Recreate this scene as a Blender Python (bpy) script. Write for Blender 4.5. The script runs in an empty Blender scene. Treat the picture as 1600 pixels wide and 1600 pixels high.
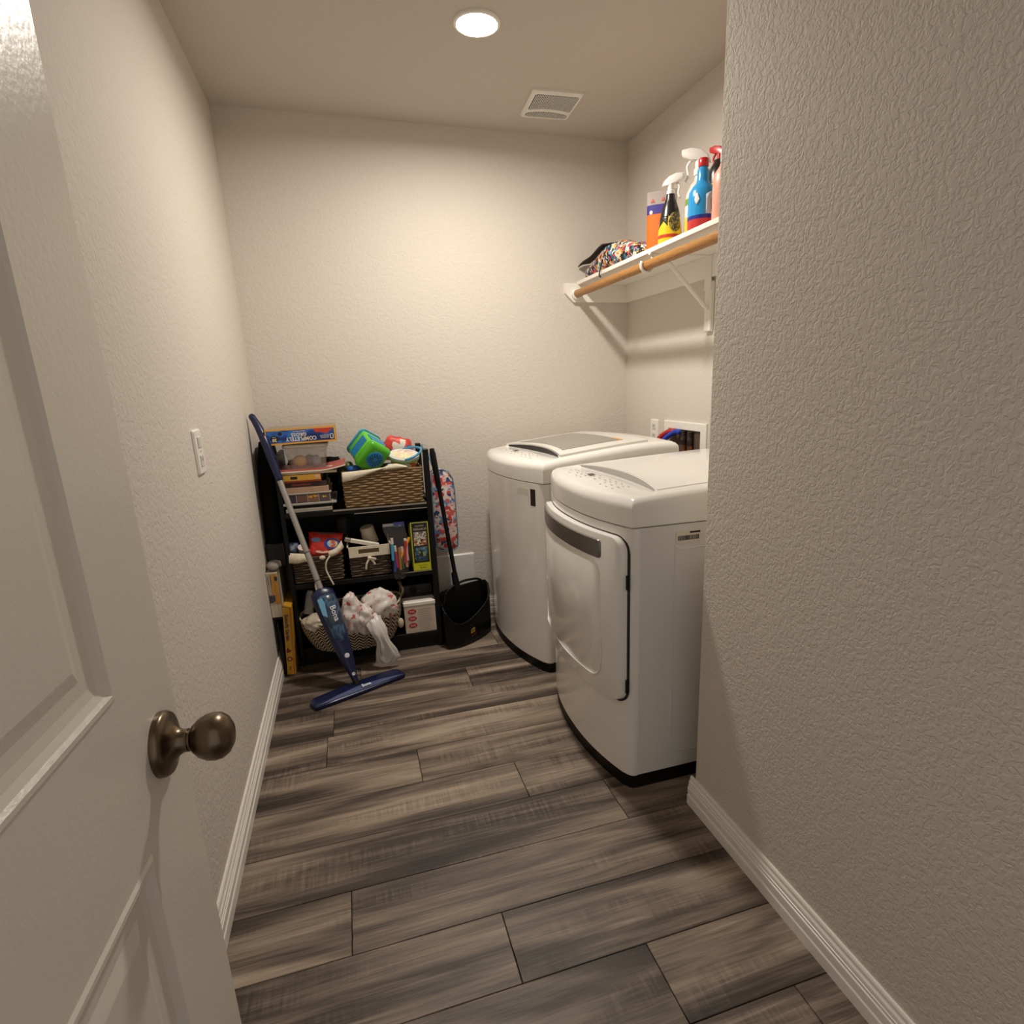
import bpy, bmesh, math, random
from math import sin, cos, pi, radians, sqrt, atan2
from mathutils import Vector, Matrix, noise

random.seed(7)
scene = bpy.context.scene
COL = scene.collection

# ------------------------------------------------------------------ camera
def make_camera():
    yaw, pitch, roll = radians(-17.2221), radians(14.8191), radians(-1.7848)
    f, cx, cy = 936.6991, 847.0812, 844.438
    fwd = Vector((-sin(yaw) * cos(pitch), cos(yaw) * cos(pitch), -sin(pitch)))
    right = Vector((cos(yaw), sin(yaw), 0))
    up = right.cross(fwd)
    r2 = cos(roll) * right + sin(roll) * up
    u2 = -sin(roll) * right + cos(roll) * up
    cam = bpy.data.cameras.new('camera')
    cam.sensor_fit = 'HORIZONTAL'
    cam.sensor_width = 36.0
    cam.lens = 36.0 * f / 1600.0
    cam.shift_x = -(cx - 800) / 1600.0
    cam.shift_y = (cy - 800) / 1600.0
    cam.clip_start = 0.01
    o = bpy.data.objects.new('camera', cam)
    m = Matrix((r2, u2, -fwd)).transposed().to_4x4()
    m.translation = Vector((0.4204, -3.183, 1.269))
    o.matrix_world = m
    COL.objects.link(o)
    scene.camera = o
make_camera()

# ------------------------------------------------------------------ world, light, exposure
w = bpy.data.worlds.new('world')
scene.world = w
w.use_nodes = True
w.node_tree.nodes['Background'].inputs[0].default_value = (1.0, 0.945, 0.88, 1)
w.node_tree.nodes['Background'].inputs[1].default_value = 0.46
LAMP_POWER = 21.5
LAMP_COLOR = (1.0, 0.93, 0.83)
scene.view_settings.view_transform = 'Standard'
scene.view_settings.look = 'None'
scene.view_settings.gamma = 1.0
scene.view_settings.exposure = 0.06
scene.view_settings.use_curve_mapping = False
scene.cycles.diffuse_bounces = 8
scene.cycles.max_bounces = 12

# ------------------------------------------------------------------ materials
def lin(h):
    h = h.lstrip('#')
    out = []
    for i in (0, 2, 4):
        c = int(h[i:i + 2], 16) / 255.0
        out.append(c / 12.92 if c <= 0.04045 else ((c + 0.055) / 1.055) ** 2.4)
    return (*out, 1.0)

MATS = {}
def mat(name, color, rough=0.5, metal=0.0, bump=None, emit=None, alpha=None, trans=0.0, coat=0.0, spec=0.5, sss=0.0):
    if name in MATS:
        return MATS[name]
    m = bpy.data.materials.new(name)
    m.use_nodes = True
    nt = m.node_tree
    b = nt.nodes['Principled BSDF']
    b.inputs['Base Color'].default_value = lin(color) if isinstance(color, str) else color
    b.inputs['Roughness'].default_value = rough
    b.inputs['Metallic'].default_value = metal
    b.inputs['Specular IOR Level'].default_value = spec
    if trans: b.inputs['Transmission Weight'].default_value = trans
    if coat:
        b.inputs['Coat Weight'].default_value = coat
        b.inputs['Coat Roughness'].default_value = 0.12
    if alpha is not None: b.inputs['Alpha'].default_value = alpha
    if emit:
        b.inputs['Emission Color'].default_value = (*emit[0], 1)
        b.inputs['Emission Strength'].default_value = emit[1]
    if bump:
        scale, dist, detail = bump
        tc = nt.nodes.new('ShaderNodeTexCoord')
        n = nt.nodes.new('ShaderNodeTexNoise')
        n.inputs['Scale'].default_value = scale
        n.inputs['Detail'].default_value = detail
        bp = nt.nodes.new('ShaderNodeBump')
        bp.inputs['Strength'].default_value = 1.0
        bp.inputs['Distance'].default_value = dist
        nt.links.new(tc.outputs['Object'], n.inputs['Vector'])
        nt.links.new(n.outputs['Fac'], bp.inputs['Height'])
        nt.links.new(bp.outputs['Normal'], b.inputs['Normal'])
    MATS[name] = m
    return m

def nodes_of(m):
    nt = m.node_tree
    return nt, nt.nodes['Principled BSDF']

def N(nt, kind, **kw):
    n = nt.nodes.new(kind)
    for k, v in kw.items():
        if k.startswith('i_'):
            n.inputs[k[2:]].default_value = v
        else:
            setattr(n, k, v)
    return n

def ramp(nt, stops, interp='LINEAR'):
    r = nt.nodes.new('ShaderNodeValToRGB')
    r.color_ramp.interpolation = interp
    e = r.color_ramp.elements
    while len(e) > 1:
        e.remove(e[-1])
    e[0].position = stops[0][0]
    e[0].color = stops[0][1]
    for p, c in stops[1:]:
        x = e.new(p)
        x.color = c
    return r

def wall_mat(name, color, dist, scale=62.0, rough=0.75):
    """hand-trowelled orange-peel paint: flattened blobs on a smooth ground"""
    m = mat(name, color, rough)
    nt, b = nodes_of(m)
    tc = N(nt, 'ShaderNodeTexCoord')
    n1 = N(nt, 'ShaderNodeTexNoise')
    n1.inputs['Scale'].default_value = scale
    n1.inputs['Detail'].default_value = 2.5
    n1.inputs['Distortion'].default_value = 0.6
    r = ramp(nt, [(0.40, (0, 0, 0, 1)), (0.56, (1, 1, 1, 1))])
    n2 = N(nt, 'ShaderNodeTexNoise')
    n2.inputs['Scale'].default_value = scale * 3.2
    n2.inputs['Detail'].default_value = 2
    mx = N(nt, 'ShaderNodeMath', operation='MULTIPLY_ADD')
    mx.inputs[1].default_value = 0.25
    bp = N(nt, 'ShaderNodeBump')
    bp.inputs['Strength'].default_value = 1.0
    bp.inputs['Distance'].default_value = dist
    L = nt.links.new
    L(tc.outputs['Object'], n1.inputs['Vector']); L(tc.outputs['Object'], n2.inputs['Vector'])
    L(n1.outputs['Fac'], r.inputs['Fac'])
    L(n2.outputs['Fac'], mx.inputs[0]); L(r.outputs['Color'], mx.inputs[2])
    L(mx.outputs[0], bp.inputs['Height']); L(bp.outputs['Normal'], b.inputs['Normal'])
    return m

def plank_mat():
    m = mat('vinyl plank', '#7a6a5c', 0.42)
    nt, b = nodes_of(m)
    L = nt.links.new
    tc = N(nt, 'ShaderNodeTexCoord')
    oi = N(nt, 'ShaderNodeObjectInfo')
    off = N(nt, 'ShaderNodeVectorMath', operation='SCALE')
    off.inputs[0].default_value = (17.3, 9.1, 31.7)
    L(oi.outputs['Random'], off.inputs['Scale'])
    add = N(nt, 'ShaderNodeVectorMath', operation='ADD')
    L(tc.outputs['Object'], add.inputs[0]); L(off.outputs[0], add.inputs[1])
    def stretched(sx, sy, scale, detail, dist=0.0, rough=0.55):
        mp = N(nt, 'ShaderNodeMapping')
        mp.inputs['Scale'].default_value = (sx, sy, 1)
        n = N(nt, 'ShaderNodeTexNoise')
        n.inputs['Scale'].default_value = scale
        n.inputs['Detail'].default_value = detail
        n.inputs['Distortion'].default_value = dist
        n.inputs['Roughness'].default_value = rough
        L(add.outputs[0], mp.inputs['Vector']); L(mp.outputs[0], n.inputs['Vector'])
        return n
    broad = stretched(0.9, 7.5, 1.25, 3, 0.6)            # light and dark bands along the board
    grain = stretched(1.0, 26.0, 3.2, 5, 0.9, 0.65)      # fibre streaks
    saw = stretched(34.0, 2.2, 3.0, 3, 0.3)              # cross-cut saw marks
    sawmask = stretched(1.4, 6.0, 1.6, 2)
    fine = stretched(3.0, 110.0, 3.0, 3)
    def mad(a, k, c):
        x = N(nt, 'ShaderNodeMath', operation='MULTIPLY_ADD')
        L(a, x.inputs[0]); x.inputs[1].default_value = k
        if isinstance(c, float): x.inputs[2].default_value = c
        else: L(c, x.inputs[2])
        return x.outputs[0]
    msk = ramp(nt, [(0.50, (0, 0, 0, 1)), (0.66, (1, 1, 1, 1))])
    L(sawmask.outputs['Fac'], msk.inputs['Fac'])
    sm = N(nt, 'ShaderNodeMath', operation='MULTIPLY')
    sc = N(nt, 'ShaderNodeMath', operation='SUBTRACT'); sc.inputs[1].default_value = 0.5
    L(saw.outputs['Fac'], sc.inputs[0]); L(sc.outputs[0], sm.inputs[0]); L(msk.outputs['Color'], sm.inputs[1])
    v = mad(broad.outputs['Fac'], 1.75, -0.86)
    v = mad(grain.outputs['Fac'], 0.70, v)
    v = mad(sm.outputs[0], 0.55, v)
    v = mad(fine.outputs['Fac'], 0.22, v)
    rnd = N(nt, 'ShaderNodeMath', operation='MULTIPLY_ADD')
    L(oi.outputs['Random'], rnd.inputs[0]); rnd.inputs[1].default_value = 0.12; L(v, rnd.inputs[2])
    r = ramp(nt, [(0.12, lin('#241d19')), (0.36, lin('#463b33')), (0.56, lin('#706256')), (0.76, lin('#938373')), (0.95, lin('#ae9e8d'))])
    L(rnd.outputs[0], r.inputs['Fac']); L(r.outputs['Color'], b.inputs['Base Color'])
    h = mad(fine.outputs['Fac'], 0.5, grain.outputs['Fac'])
    h = mad(sm.outputs[0], 0.6, h)
    bp = N(nt, 'ShaderNodeBump'); bp.inputs['Strength'].default_value = 0.6; bp.inputs['Distance'].default_value = 0.0012
    L(h, bp.inputs['Height']); L(bp.outputs['Normal'], b.inputs['Normal'])
    rr = mad(grain.outputs['Fac'], 0.25, 0.36)
    L(rr, b.inputs['Roughness'])
    return m

def print_mat(name, cols, scale, rough=0.45, kind='VORONOI', stretch=(1, 1, 1), coat=0.0):
    """printed all-over pattern: patches of the listed colours"""
    m = mat(name, cols[0], rough, coat=coat)
    nt, b = nodes_of(m)
    L = nt.links.new
    tc = N(nt, 'ShaderNodeTexCoord')
    mp = N(nt, 'ShaderNodeMapping'); mp.inputs['Scale'].default_value = stretch
    L(tc.outputs['Object'], mp.inputs['Vector'])
    if kind == 'VORONOI':
        t = N(nt, 'ShaderNodeTexVoronoi'); t.inputs['Scale'].default_value = scale
        nn = N(nt, 'ShaderNodeTexNoise'); nn.inputs['Scale'].default_value = scale * 0.8
        mm = N(nt, 'ShaderNodeVectorMath', operation='MULTIPLY_ADD'); mm.inputs[1].default_value = (0.03, 0.03, 0.03)
        L(mp.outputs[0], nn.inputs['Vector']); L(nn.outputs['Color'], mm.inputs[0]); L(mp.outputs[0], mm.inputs[2])
        L(mm.outputs[0], t.inputs['Vector'])
        sp = N(nt, 'ShaderNodeSeparateColor'); L(t.outputs['Color'], sp.inputs[0]); src = sp.outputs[0]
    else:
        t = N(nt, 'ShaderNodeTexNoise'); t.inputs['Scale'].default_value = scale; t.inputs['Detail'].default_value = 3
        L(mp.outputs[0], t.inputs['Vector'])
        mr = N(nt, 'ShaderNodeMapRange'); mr.inputs['From Min'].default_value = 0.3; mr.inputs['From Max'].default_value = 0.7
        L(t.outputs['Fac'], mr.inputs['Value']); src = mr.outputs[0]
    n = len(cols)
    r = ramp(nt, [(i / n, lin(c)) for i, c in enumerate(cols)], 'CONSTANT' if kind == 'VORONOI' else 'LINEAR')
    L(src, r.inputs['Fac']); L(r.outputs['Color'], b.inputs['Base Color'])
    return m

def fibre_mat(name, a, bcol, scale, stretch, rough=0.8):
    m = mat(name, a, rough)
    nt, b = nodes_of(m)
    L = nt.links.new
    tc = N(nt, 'ShaderNodeTexCoord')
    mp = N(nt, 'ShaderNodeMapping'); mp.inputs['Scale'].default_value = stretch
    n = N(nt, 'ShaderNodeTexNoise'); n.inputs['Scale'].default_value = scale; n.inputs['Detail'].default_value = 4
    r = ramp(nt, [(0.3, lin(a)), (0.7, lin(bcol))])
    L(tc.outputs['Object'], mp.inputs['Vector']); L(mp.outputs[0], n.inputs['Vector'])
    L(n.outputs['Fac'], r.inputs['Fac']); L(r.outputs['Color'], b.inputs['Base Color'])
    bp = N(nt, 'ShaderNodeBump'); bp.inputs['Distance'].default_value = 0.001; bp.inputs['Strength'].default_value = 0.7
    L(n.outputs['Fac'], bp.inputs['Height']); L(bp.outputs['Normal'], b.inputs['Normal'])
    return m

def herringbone_mat():
    m = mat('herringbone rope', '#3a2b20', 0.85)
    nt, b = nodes_of(m)
    L = nt.links.new
    uv = N(nt, 'ShaderNodeUVMap')
    sp = N(nt, 'ShaderNodeSeparateXYZ'); L(uv.outputs[0], sp.inputs[0])
    def op(o, a, c=None, d=None):
        x = N(nt, 'ShaderNodeMath', operation=o)
        for i, q in enumerate((a, c, d)):
            if q is None: continue
            if isinstance(q, (int, float)): x.inputs[i].default_value = q
            else: L(q, x.inputs[i])
        return x.outputs[0]
    tri = op('ABSOLUTE', op('SUBTRACT', op('FRACT', sp.outputs[0]), 0.5))
    ph = op('FRACT', op('ADD', sp.outputs[1], op('MULTIPLY', tri, 2.3)))
    st = op('ABSOLUTE', op('SUBTRACT', ph, 0.5))
    r = ramp(nt, [(0.0, lin('#d2c2a6')), (0.19, lin('#c2b092')), (0.26, lin('#30221a')), (0.5, lin('#241a14'))])
    rr = op('MULTIPLY', st, 1.0)
    L(rr, r.inputs['Fac']); L(r.outputs['Color'], b.inputs['Base Color'])
    bp = N(nt, 'ShaderNodeBump'); bp.inputs['Distance'].default_value = 0.003; bp.inputs['Strength'].default_value = 0.8; bp.invert = True
    L(st, bp.inputs['Height']); L(bp.outputs['Normal'], b.inputs['Normal'])
    return m

M_WALL = wall_mat('wall paint', '#d4ccc2', 0.0006)
M_WALL_NEAR = wall_mat('wall paint heavy texture', '#d4ccc2', 0.0009, 100)
M_WALL_SMOOTH = wall_mat('wall paint light texture', '#d4ccc2', 0.0004, 60)
M_CEIL = wall_mat('ceiling paint', '#c6beb4', 0.0006, 50)
M_TRIM = mat('trim enamel', '#efebe3', 0.32, bump=(160, 0.0002, 2))
M_DOOR = mat('door enamel', '#dfd9ce', 0.30, bump=(120, 0.0004, 2))
M_PLANK = plank_mat()
M_SUB = mat('subfloor dark', '#14100d', 0.9)
M_WHITE = mat('white plastic', '#eceae4', 0.35)
M_APPL = mat('appliance enamel', '#efede8', 0.16, coat=0.3)
M_APPL_SIDE = mat('appliance side steel', '#e3e1dc', 0.34)
M_BLACK = mat('black plastic', '#060606', 0.5, spec=0.3)
M_BLACKWOOD = mat('black laminate', '#080706', 0.45, spec=0.3)
M_GREYSTRIP = mat('dark handle strip', '#7d7873', 0.30, metal=0.6)
M_BRONZE = mat('antique brass', '#716453', 0.30, metal=1.0)
M_NAVY = mat('navy plastic', '#121b42', 0.30)
M_SILVER = mat('silver pole', '#a8a6a2', 0.35, metal=0.55)
M_CREAM = fibre_mat('cream cotton liner', '#d6c9b0', '#e8ddc8', 160, (1, 1, 1))
M_CARD = mat('brown cardboard', '#a88a66', 0.8)

# ------------------------------------------------------------------ object helpers
W = {}
def link(o, parent=None):
    COL.objects.link(o)
    if parent is not None:
        o.parent = parent
        W[o.name] = W[parent.name]
    return o

def tag(o, label, cat, group=None):
    o['label'] = label
    o['category'] = cat
    if group: o['group'] = group
    return o

def thing(name, label, cat, loc, group=None):
    o = bpy.data.objects.new(name, None)
    o.empty_display_size = 0.05
    o.location = loc
    COL.objects.link(o)
    W[o.name] = Matrix.Translation(Vector(loc))
    tag(o, label, cat, group)
    return o

def obj(name, bm, m, parent=None, origin=None, smooth=False, label=None):
    """one mesh object from a bmesh built in world coordinates"""
    me = bpy.data.meshes.new(name)
    bmesh.ops.recalc_face_normals(bm, faces=bm.faces)
    bm.to_mesh(me)
    bm.free()
    if isinstance(m, (list, tuple)):
        for q in m: me.materials.append(q)
    else:
        me.materials.append(m)
    if smooth:
        for p in me.polygons: p.use_smooth = True
    o = bpy.data.objects.new(name, me)
    if parent is not None:
        me.transform(W[parent.name].inverted())
        link(o, parent)
    else:
        if origin is not None:
            mw = Matrix.Translation(Vector(origin))
            me.transform(mw.inverted())
            o.location = origin
        else:
            mw = Matrix.Identity(4)
        COL.objects.link(o)
        W[o.name] = mw
    if label: o['label'] = label
    return o

def autosmooth(o, ang=40):
    me = o.data
    for p in me.polygons: p.use_smooth = True
    bm = bmesh.new(); bm.from_mesh(me)
    for e in bm.edges:
        if len(e.link_faces) == 2:
            e.smooth = e.calc_face_angle(0) < radians(ang)
    bm.to_mesh(me); bm.free()
    return o

def struct(o):
    o['kind'] = 'structure'
    return o

BM = bmesh.new

def box(bm, x0, x1, y0, y1, z0, z1, bev=0.0, seg=1, mi=0, mtx=None):
    vs = [bm.verts.new((x, y, z)) for z in (z0, z1) for y in (y0, y1) for x in (x0, x1)]
    f = [(0, 2, 3, 1), (4, 5, 7, 6), (0, 1, 5, 4), (2, 6, 7, 3), (0, 4, 6, 2), (1, 3, 7, 5)]
    fs = [bm.faces.new([vs[i] for i in q]) for q in f]
    for q in fs: q.material_index = mi
    if bev:
        es = list({e for q in fs for e in q.edges})
        r = bmesh.ops.bevel(bm, geom=es, offset=bev, segments=seg, affect='EDGES', profile=0.5)
        vs = list({v for v in r['verts']} | {v for q in r['faces'] for v in q.verts})
        for q in r['faces']: q.material_index = mi
    if mtx is not None:
        vv = [v for v in bm.verts if v in set(vs)]
        bmesh.ops.transform(bm, matrix=mtx, verts=vv)
    return bm

def bx(x0, x1, y0, y1, z0, z1, bev=0.0, seg=1, mtx=None):
    bm = BM()
    box(bm, x0, x1, y0, y1, z0, z1, bev, seg)
    if mtx is not None: bmesh.ops.transform(bm, matrix=mtx, verts=bm.verts)
    return bm

def ring_loft(bm, rings, cap=True, closed=True, mi=0):
    R = [[bm.verts.new(p) for p in r] for r in rings]
    n = len(R[0])
    for a, b in zip(R, R[1:]):
        for i in range(n if closed else n - 1):
            j = (i + 1) % n
            try:
                bm.faces.new((a[i], a[j], b[j], b[i])).material_index = mi
            except ValueError:
                pass
    if cap:
        for r in (R[0], R[-1]):
            try: bm.faces.new(r).material_index = mi
            except ValueError: pass
    return bm

def frame(d):
    d = Vector(d).normalized()
    a = Vector((0, 0, 1)) if abs(d.z) < 0.9 else Vector((1, 0, 0))
    u = d.cross(a).normalized()
    return u, d.cross(u).normalized()

def tube(bm, pts, rad, n=10, cap=True):
    pts = [Vector(p) for p in pts]
    rads = rad if isinstance(rad, (list, tuple)) else [rad] * len(pts)
    rings = []
    u = None
    for i, p in enumerate(pts):
        d = pts[min(i + 1, len(pts) - 1)] - pts[max(i - 1, 0)]
        d.normalize()
        if u is None:
            u, v = frame(d)
        else:
            u = (u - d * u.dot(d)).normalized()
            v = d.cross(u).normalized()
        rings.append([p + (u * cos(2 * pi * k / n) + v * sin(2 * pi * k / n)) * rads[i] for k in range(n)])
    return ring_loft(bm, rings, cap)

def tb(pts, rad, n=10):
    return tube(BM(), pts, rad, n)

def curve_pts(ctrl, n=24):
    """Catmull-Rom through control points"""
    P = [Vector(c) for c in ctrl]
    P = [P[0] * 2 - P[1]] + P + [P[-1] * 2 - P[-2]]
    out = []
    m = len(P) - 3
    for i in range(m):
        for k in range(max(2, n // m)):
            t = k / max(2, n // m)
            a, b, c, d = P[i:i + 4]
            out.append(0.5 * ((2 * b) + (c - a) * t + (2 * a - 5 * b + 4 * c - d) * t * t + (3 * b - a - 3 * c + d) * t ** 3))
    out.append(P[-2].copy())
    return out

def lathe(bm, prof, center=(0, 0, 0), axis=(0, 0, 1), n=24, sx=1.0, sy=1.0, up=None):
    c = Vector(center)
    d = Vector(axis).normalized()
    if up is None: u, v = frame(d)
    else:
        u = Vector(up); u = (u - d * u.dot(d)).normalized(); v = d.cross(u)
    rings = []
    for r, h in prof:
        r = max(r, 1e-5)
        rings.append([c + d * h + (u * cos(2 * pi * k / n) * sx + v * sin(2 * pi * k / n) * sy) * r for k in range(n)])
    return ring_loft(bm, rings, True)

def lt(prof, center=(0, 0, 0), axis=(0, 0, 1), n=24, **k):
    return lathe(BM(), prof, center, axis, n, **k)

def rrect(w, h, r, seg=4):
    pts = []
    for cx, cy, a0 in ((w / 2 - r, h / 2 - r, 0), (-w / 2 + r, h / 2 - r, 90), (-w / 2 + r, -h / 2 + r, 180), (w / 2 - r, -h / 2 + r, 270)):
        for k in range(seg + 1):
            a = radians(a0 + 90 * k / seg)
            pts.append((cx + r * cos(a), cy + r * sin(a)))
    return pts

def extrude_yz(prof, y0, y1, flip=1, x0=0.0, z0=0.0):
    """profile (d,z) pushed along y"""
    bm = BM()
    rings = [[(x0 + flip * d, y, z0 + z) for d, z in prof] for y in (y0, y1)]
    return ring_loft(bm, rings, True)

def plate(poly, origin, ux, uy, th, bev=0.0):
    """a flat plate of outline poly (2-D) at origin spanned by ux, uy, thickness th along ux x uy"""
    o, ux, uy = Vector(origin), Vector(ux).normalized(), Vector(uy).normalized()
    nz = ux.cross(uy)
    bm = BM()
    rings = [[o + ux * a + uy * b + nz * t for a, b in poly] for t in (0, th)]
    ring_loft(bm, rings, True)
    return bm

def text_mesh(name, s, size, m, parent, center, ux, uy, depth=0.0006, spacing=1.0, bold=0.0, wscale=1.0):
    cu = bpy.data.curves.new(name, 'FONT')
    cu.body = s
    cu.size = size
    cu.align_x = 'CENTER'; cu.align_y = 'CENTER'
    cu.extrude = depth / 2
    cu.offset = bold
    cu.space_character = spacing
    cu.resolution_u = 2
    t = bpy.data.objects.new(name, cu)
    COL.objects.link(t)
    dg = bpy.context.evaluated_depsgraph_get()
    me = bpy.data.meshes.new_from_object(t.evaluated_get(dg))
    bpy.data.objects.remove(t)
    bpy.data.curves.remove(cu)
    ux, uy = Vector(ux).normalized(), Vector(uy).normalized()
    mm = Matrix((ux * wscale, uy, ux.cross(uy))).transposed().to_4x4()
    mm.translation = Vector(center)
    me.transform(mm)
    me.transform(W[parent.name].inverted())
    me.materials.clear(); me.materials.append(m)
    me.name = name
    o = bpy.data.objects.new(name, me)
    return link(o, parent)

def xform_thing(o, mtx):
    """turn a finished thing about the origin of its empty"""
    o.matrix_basis = o.matrix_basis @ mtx

FX, FZ = (1, 0, 0), (0, 0, 1)   # a print that faces the camera side (-y)

# ------------------------------------------------------------------ the room
H = 2.44
XR = 1.934          # right wall of the laundry alcove
XN = 1.306          # partition face
YC = -1.816         # partition end
YB = -3.36          # doorway line behind the viewer
YH = -4.6           # hall floor runs on

struct(obj('wall_back', bx(-0.12, XR + 0.12, 0, 0.12, -0.05, H + 0.1), M_WALL))
struct(obj('wall_left', bx(-0.12, 0, YB, 0, -0.05, H + 0.1), M_WALL))
struct(obj('wall_right', bx(XR, XR + 0.12, YC, 0, -0.05, H + 0.1), M_WALL_SMOOTH))
struct(obj('wall_partition', bx(XN, XR + 0.12, YB, YC, -0.05, H + 0.1, 0.004, 2), M_WALL_NEAR))
struct(obj('ceiling', bx(-0.12, XR + 0.12, YB, 0.12, H, H + 0.1), M_CEIL))

floor = struct(obj('floor', bx(-0.12, XR + 0.12, YH, 0.12, -0.06, -0.006), M_SUB))
def plank(x0, x1, y0, y1):
    g = 0.0009
    x0 += g; x1 -= g; y0 += g; y1 -= g
    b = 0.0011
    bm = BM()
    rings = [[(x0, y0, -0.006), (x1, y0, -0.006), (x1, y1, -0.006), (x0, y1, -0.006)],
             [(x0, y0, -0.0012), (x1, y0, -0.0012), (x1, y1, -0.0012), (x0, y1, -0.0012)],
             [(x0 + b, y0 + b, 0), (x1 - b, y0 + b, 0), (x1 - b, y1 - b, 0), (x0 + b, y1 - b, 0)]]
    ring_loft(bm, rings, True)
    return obj('plank', bm, M_PLANK, floor)
S0, PW, PL = -1.99502, 0.193223, 1.22
JO = {0: 0.653, -1: 0.298, -2: 1.093, -3: 0.841, -4: 0.529, -5: 0.220, -6: 1.46, -7: 0.814, 1: 0.951, 2: 1.204, -8: 0.35, -9: 1.02, -10: 0.55, 3: 0.42, 4: 0.75}
for k in range(-11, 14):
    ya = S0 - (k + 1) * PW
    yb = S0 - k * PW
    ya, yb = max(ya, YH), min(yb, 0.0)
    if yb - ya < 0.01: continue
    j = JO.get(k, random.uniform(0.1, 1.2))
    cuts = sorted([q for q in (j - 2 * PL, j - PL, j, j + PL, j + 2 * PL)])
    xmax = XR if yb > YC else XN + 0.01
    cuts = [0.0] + [c for c in cuts if 0.02 < c < xmax - 0.02] + [xmax]
    for a, b in zip(cuts, cuts[1:]):
        plank(a, b, ya, yb)

BASE = [(0, 0), (0.0163, 0), (0.0163, 0.029), (0.0150, 0.032), (0.0122, 0.034), (0.0122, 0.0365), (0.0150, 0.039), (0.0150, 0.056), (0.0140, 0.058),
        (0.0112, 0.0590), (0.0112, 0.0608), (0.0130, 0.0618), (0.0130, 0.0665), (0.0105, 0.0675), (0.0105, 0.0692), (0.0118, 0.0702), (0.0110, 0.077),
        (0.0075, 0.082), (0.0072, 0.0900), (0.0055, 0.0937), (0, 0.0937)]
struct(obj('baseboard_left', extrude_yz(BASE, YB, 0, 1, 0.0), M_TRIM))
struct(obj('baseboard_partition', extrude_yz(BASE, YB, YC + 0.0163, -1, XN), M_TRIM))
def base_back():
    bm = BM()
    ring_loft(bm, [[(x, -d, z) for d, z in BASE] for x in (0.017, XR)], True)
    return bm
struct(obj('baseboard_back', base_back(), M_TRIM))

# ------------------------------------------------------------------ door
def build_door():
    dx, dy = 0.0561, 0.9984           # hinge -> latch direction along the slab
    root = bpy.data.objects.new('door_1', None)
    root.location = (0.121 - 0.035, -2.223, 0)
    COL.objects.link(root)
    W[root.name] = Matrix.Translation(root.location)
    root['kind'] = 'structure'
    root['label'] = 'white two panel door swung open beside the textured wall'
    d = Vector((dx, dy, 0)); n = Vector((dy, -dx, 0))
    P0 = Vector((0.1214, -2.223, 0))
    def P(s, z, off=0.0):
        return P0 - d * s + Vector((0, 0, z)) + n * off
    DW, DH = 0.77, 2.03
    s0, s1 = 0.170, DW - 0.170
    panels = [(0.909, 1.86), (0.24, 0.682)]
    bm = BM()
    # room-side face as a frame round the two panels, with slab behind
    def quad(a, b, c, e): bm.faces.new([bm.verts.new(q) for q in (a, b, c, e)])
    zs = [0.012, panels[1][0], panels[1][1], panels[0][0], panels[0][1], DH]
    ss = [0.0, s0, s1, DW]
    for zi in range(5):
        for si in range(3):
            if si == 1 and zi in (1, 3): continue
            quad(P(ss[si], zs[zi]), P(ss[si + 1], zs[zi]), P(ss[si + 1], zs[zi + 1]), P(ss[si], zs[zi + 1]))
    T = -0.035
    quad(P(0, .012, T), P(DW, .012, T), P(DW, DH, T), P(0, DH, T))
    quad(P(0, .012), P(0, DH), P(0, DH, T), P(0, .012, T))
    quad(P(DW, .012), P(DW, DH), P(DW, DH, T), P(DW, .012, T))
    quad(P(0, .012), P(DW, .012), P(DW, .012, T), P(0, .012, T))
    quad(P(0, DH), P(DW, DH), P(DW, DH, T), P(0, DH, T))
    obj('door_slab', bm, M_DOOR, root)
    for za, zb in panels:
        bm = BM()
        # moulding: bead, cove down, flat, raised field
        steps = [(0, 0), (0.004, 0.0035), (0.010, 0.0035), (0.014, -0.001), (0.022, -0.006), (0.034, -0.0085), (0.044, -0.0085), (0.050, -0.0085), (0.066, -0.003), (0.070, -0.002)]
        rings = []
        for ins, off in steps:
            rings.append([P(s0 + ins, za + ins, off), P(s1 - ins, za + ins, off), P(s1 - ins, zb - ins, off), P(s0 + ins, zb - ins, off)])
        R = [[bm.verts.new(q) for q in r] for r in rings]
        for a, b in zip(R, R[1:]):
            for i in range(4):
                j = (i + 1) % 4
                bm.faces.new((a[i], a[j], b[j], b[i]))
        bm.faces.new(R[-1])
        obj('door_panel', bm, M_DOOR, root)
    kc = P(0.074, 0.786)
    rose = obj('knob_rose', lt([(0.0465, 0), (0.0465, 0.006), (0.044, 0.011), (0.036, 0.0135), (0.026, 0.017), (0.019, 0.024), (0.0165, 0.030), (0.0165, 0.036)], kc, n, 40), M_BRONZE, root, label='antique brass rose of the door knob')
    autosmooth(rose, 50)
    kb = obj('door_knob', lt([(0.0145, 0.034), (0.0145, 0.039), (0.020, 0.042), (0.028, 0.050), (0.0330, 0.060), (0.0345, 0.070), (0.0325, 0.080), (0.0265, 0.088), (0.017, 0.0935), (0.007, 0.0957), (0.0, 0.096)], kc, n, 40, sx=1.0, sy=1.0), M_BRONZE, root, label='egg shaped antique brass door knob')
    autosmooth(kb, 60)
build_door()

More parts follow.
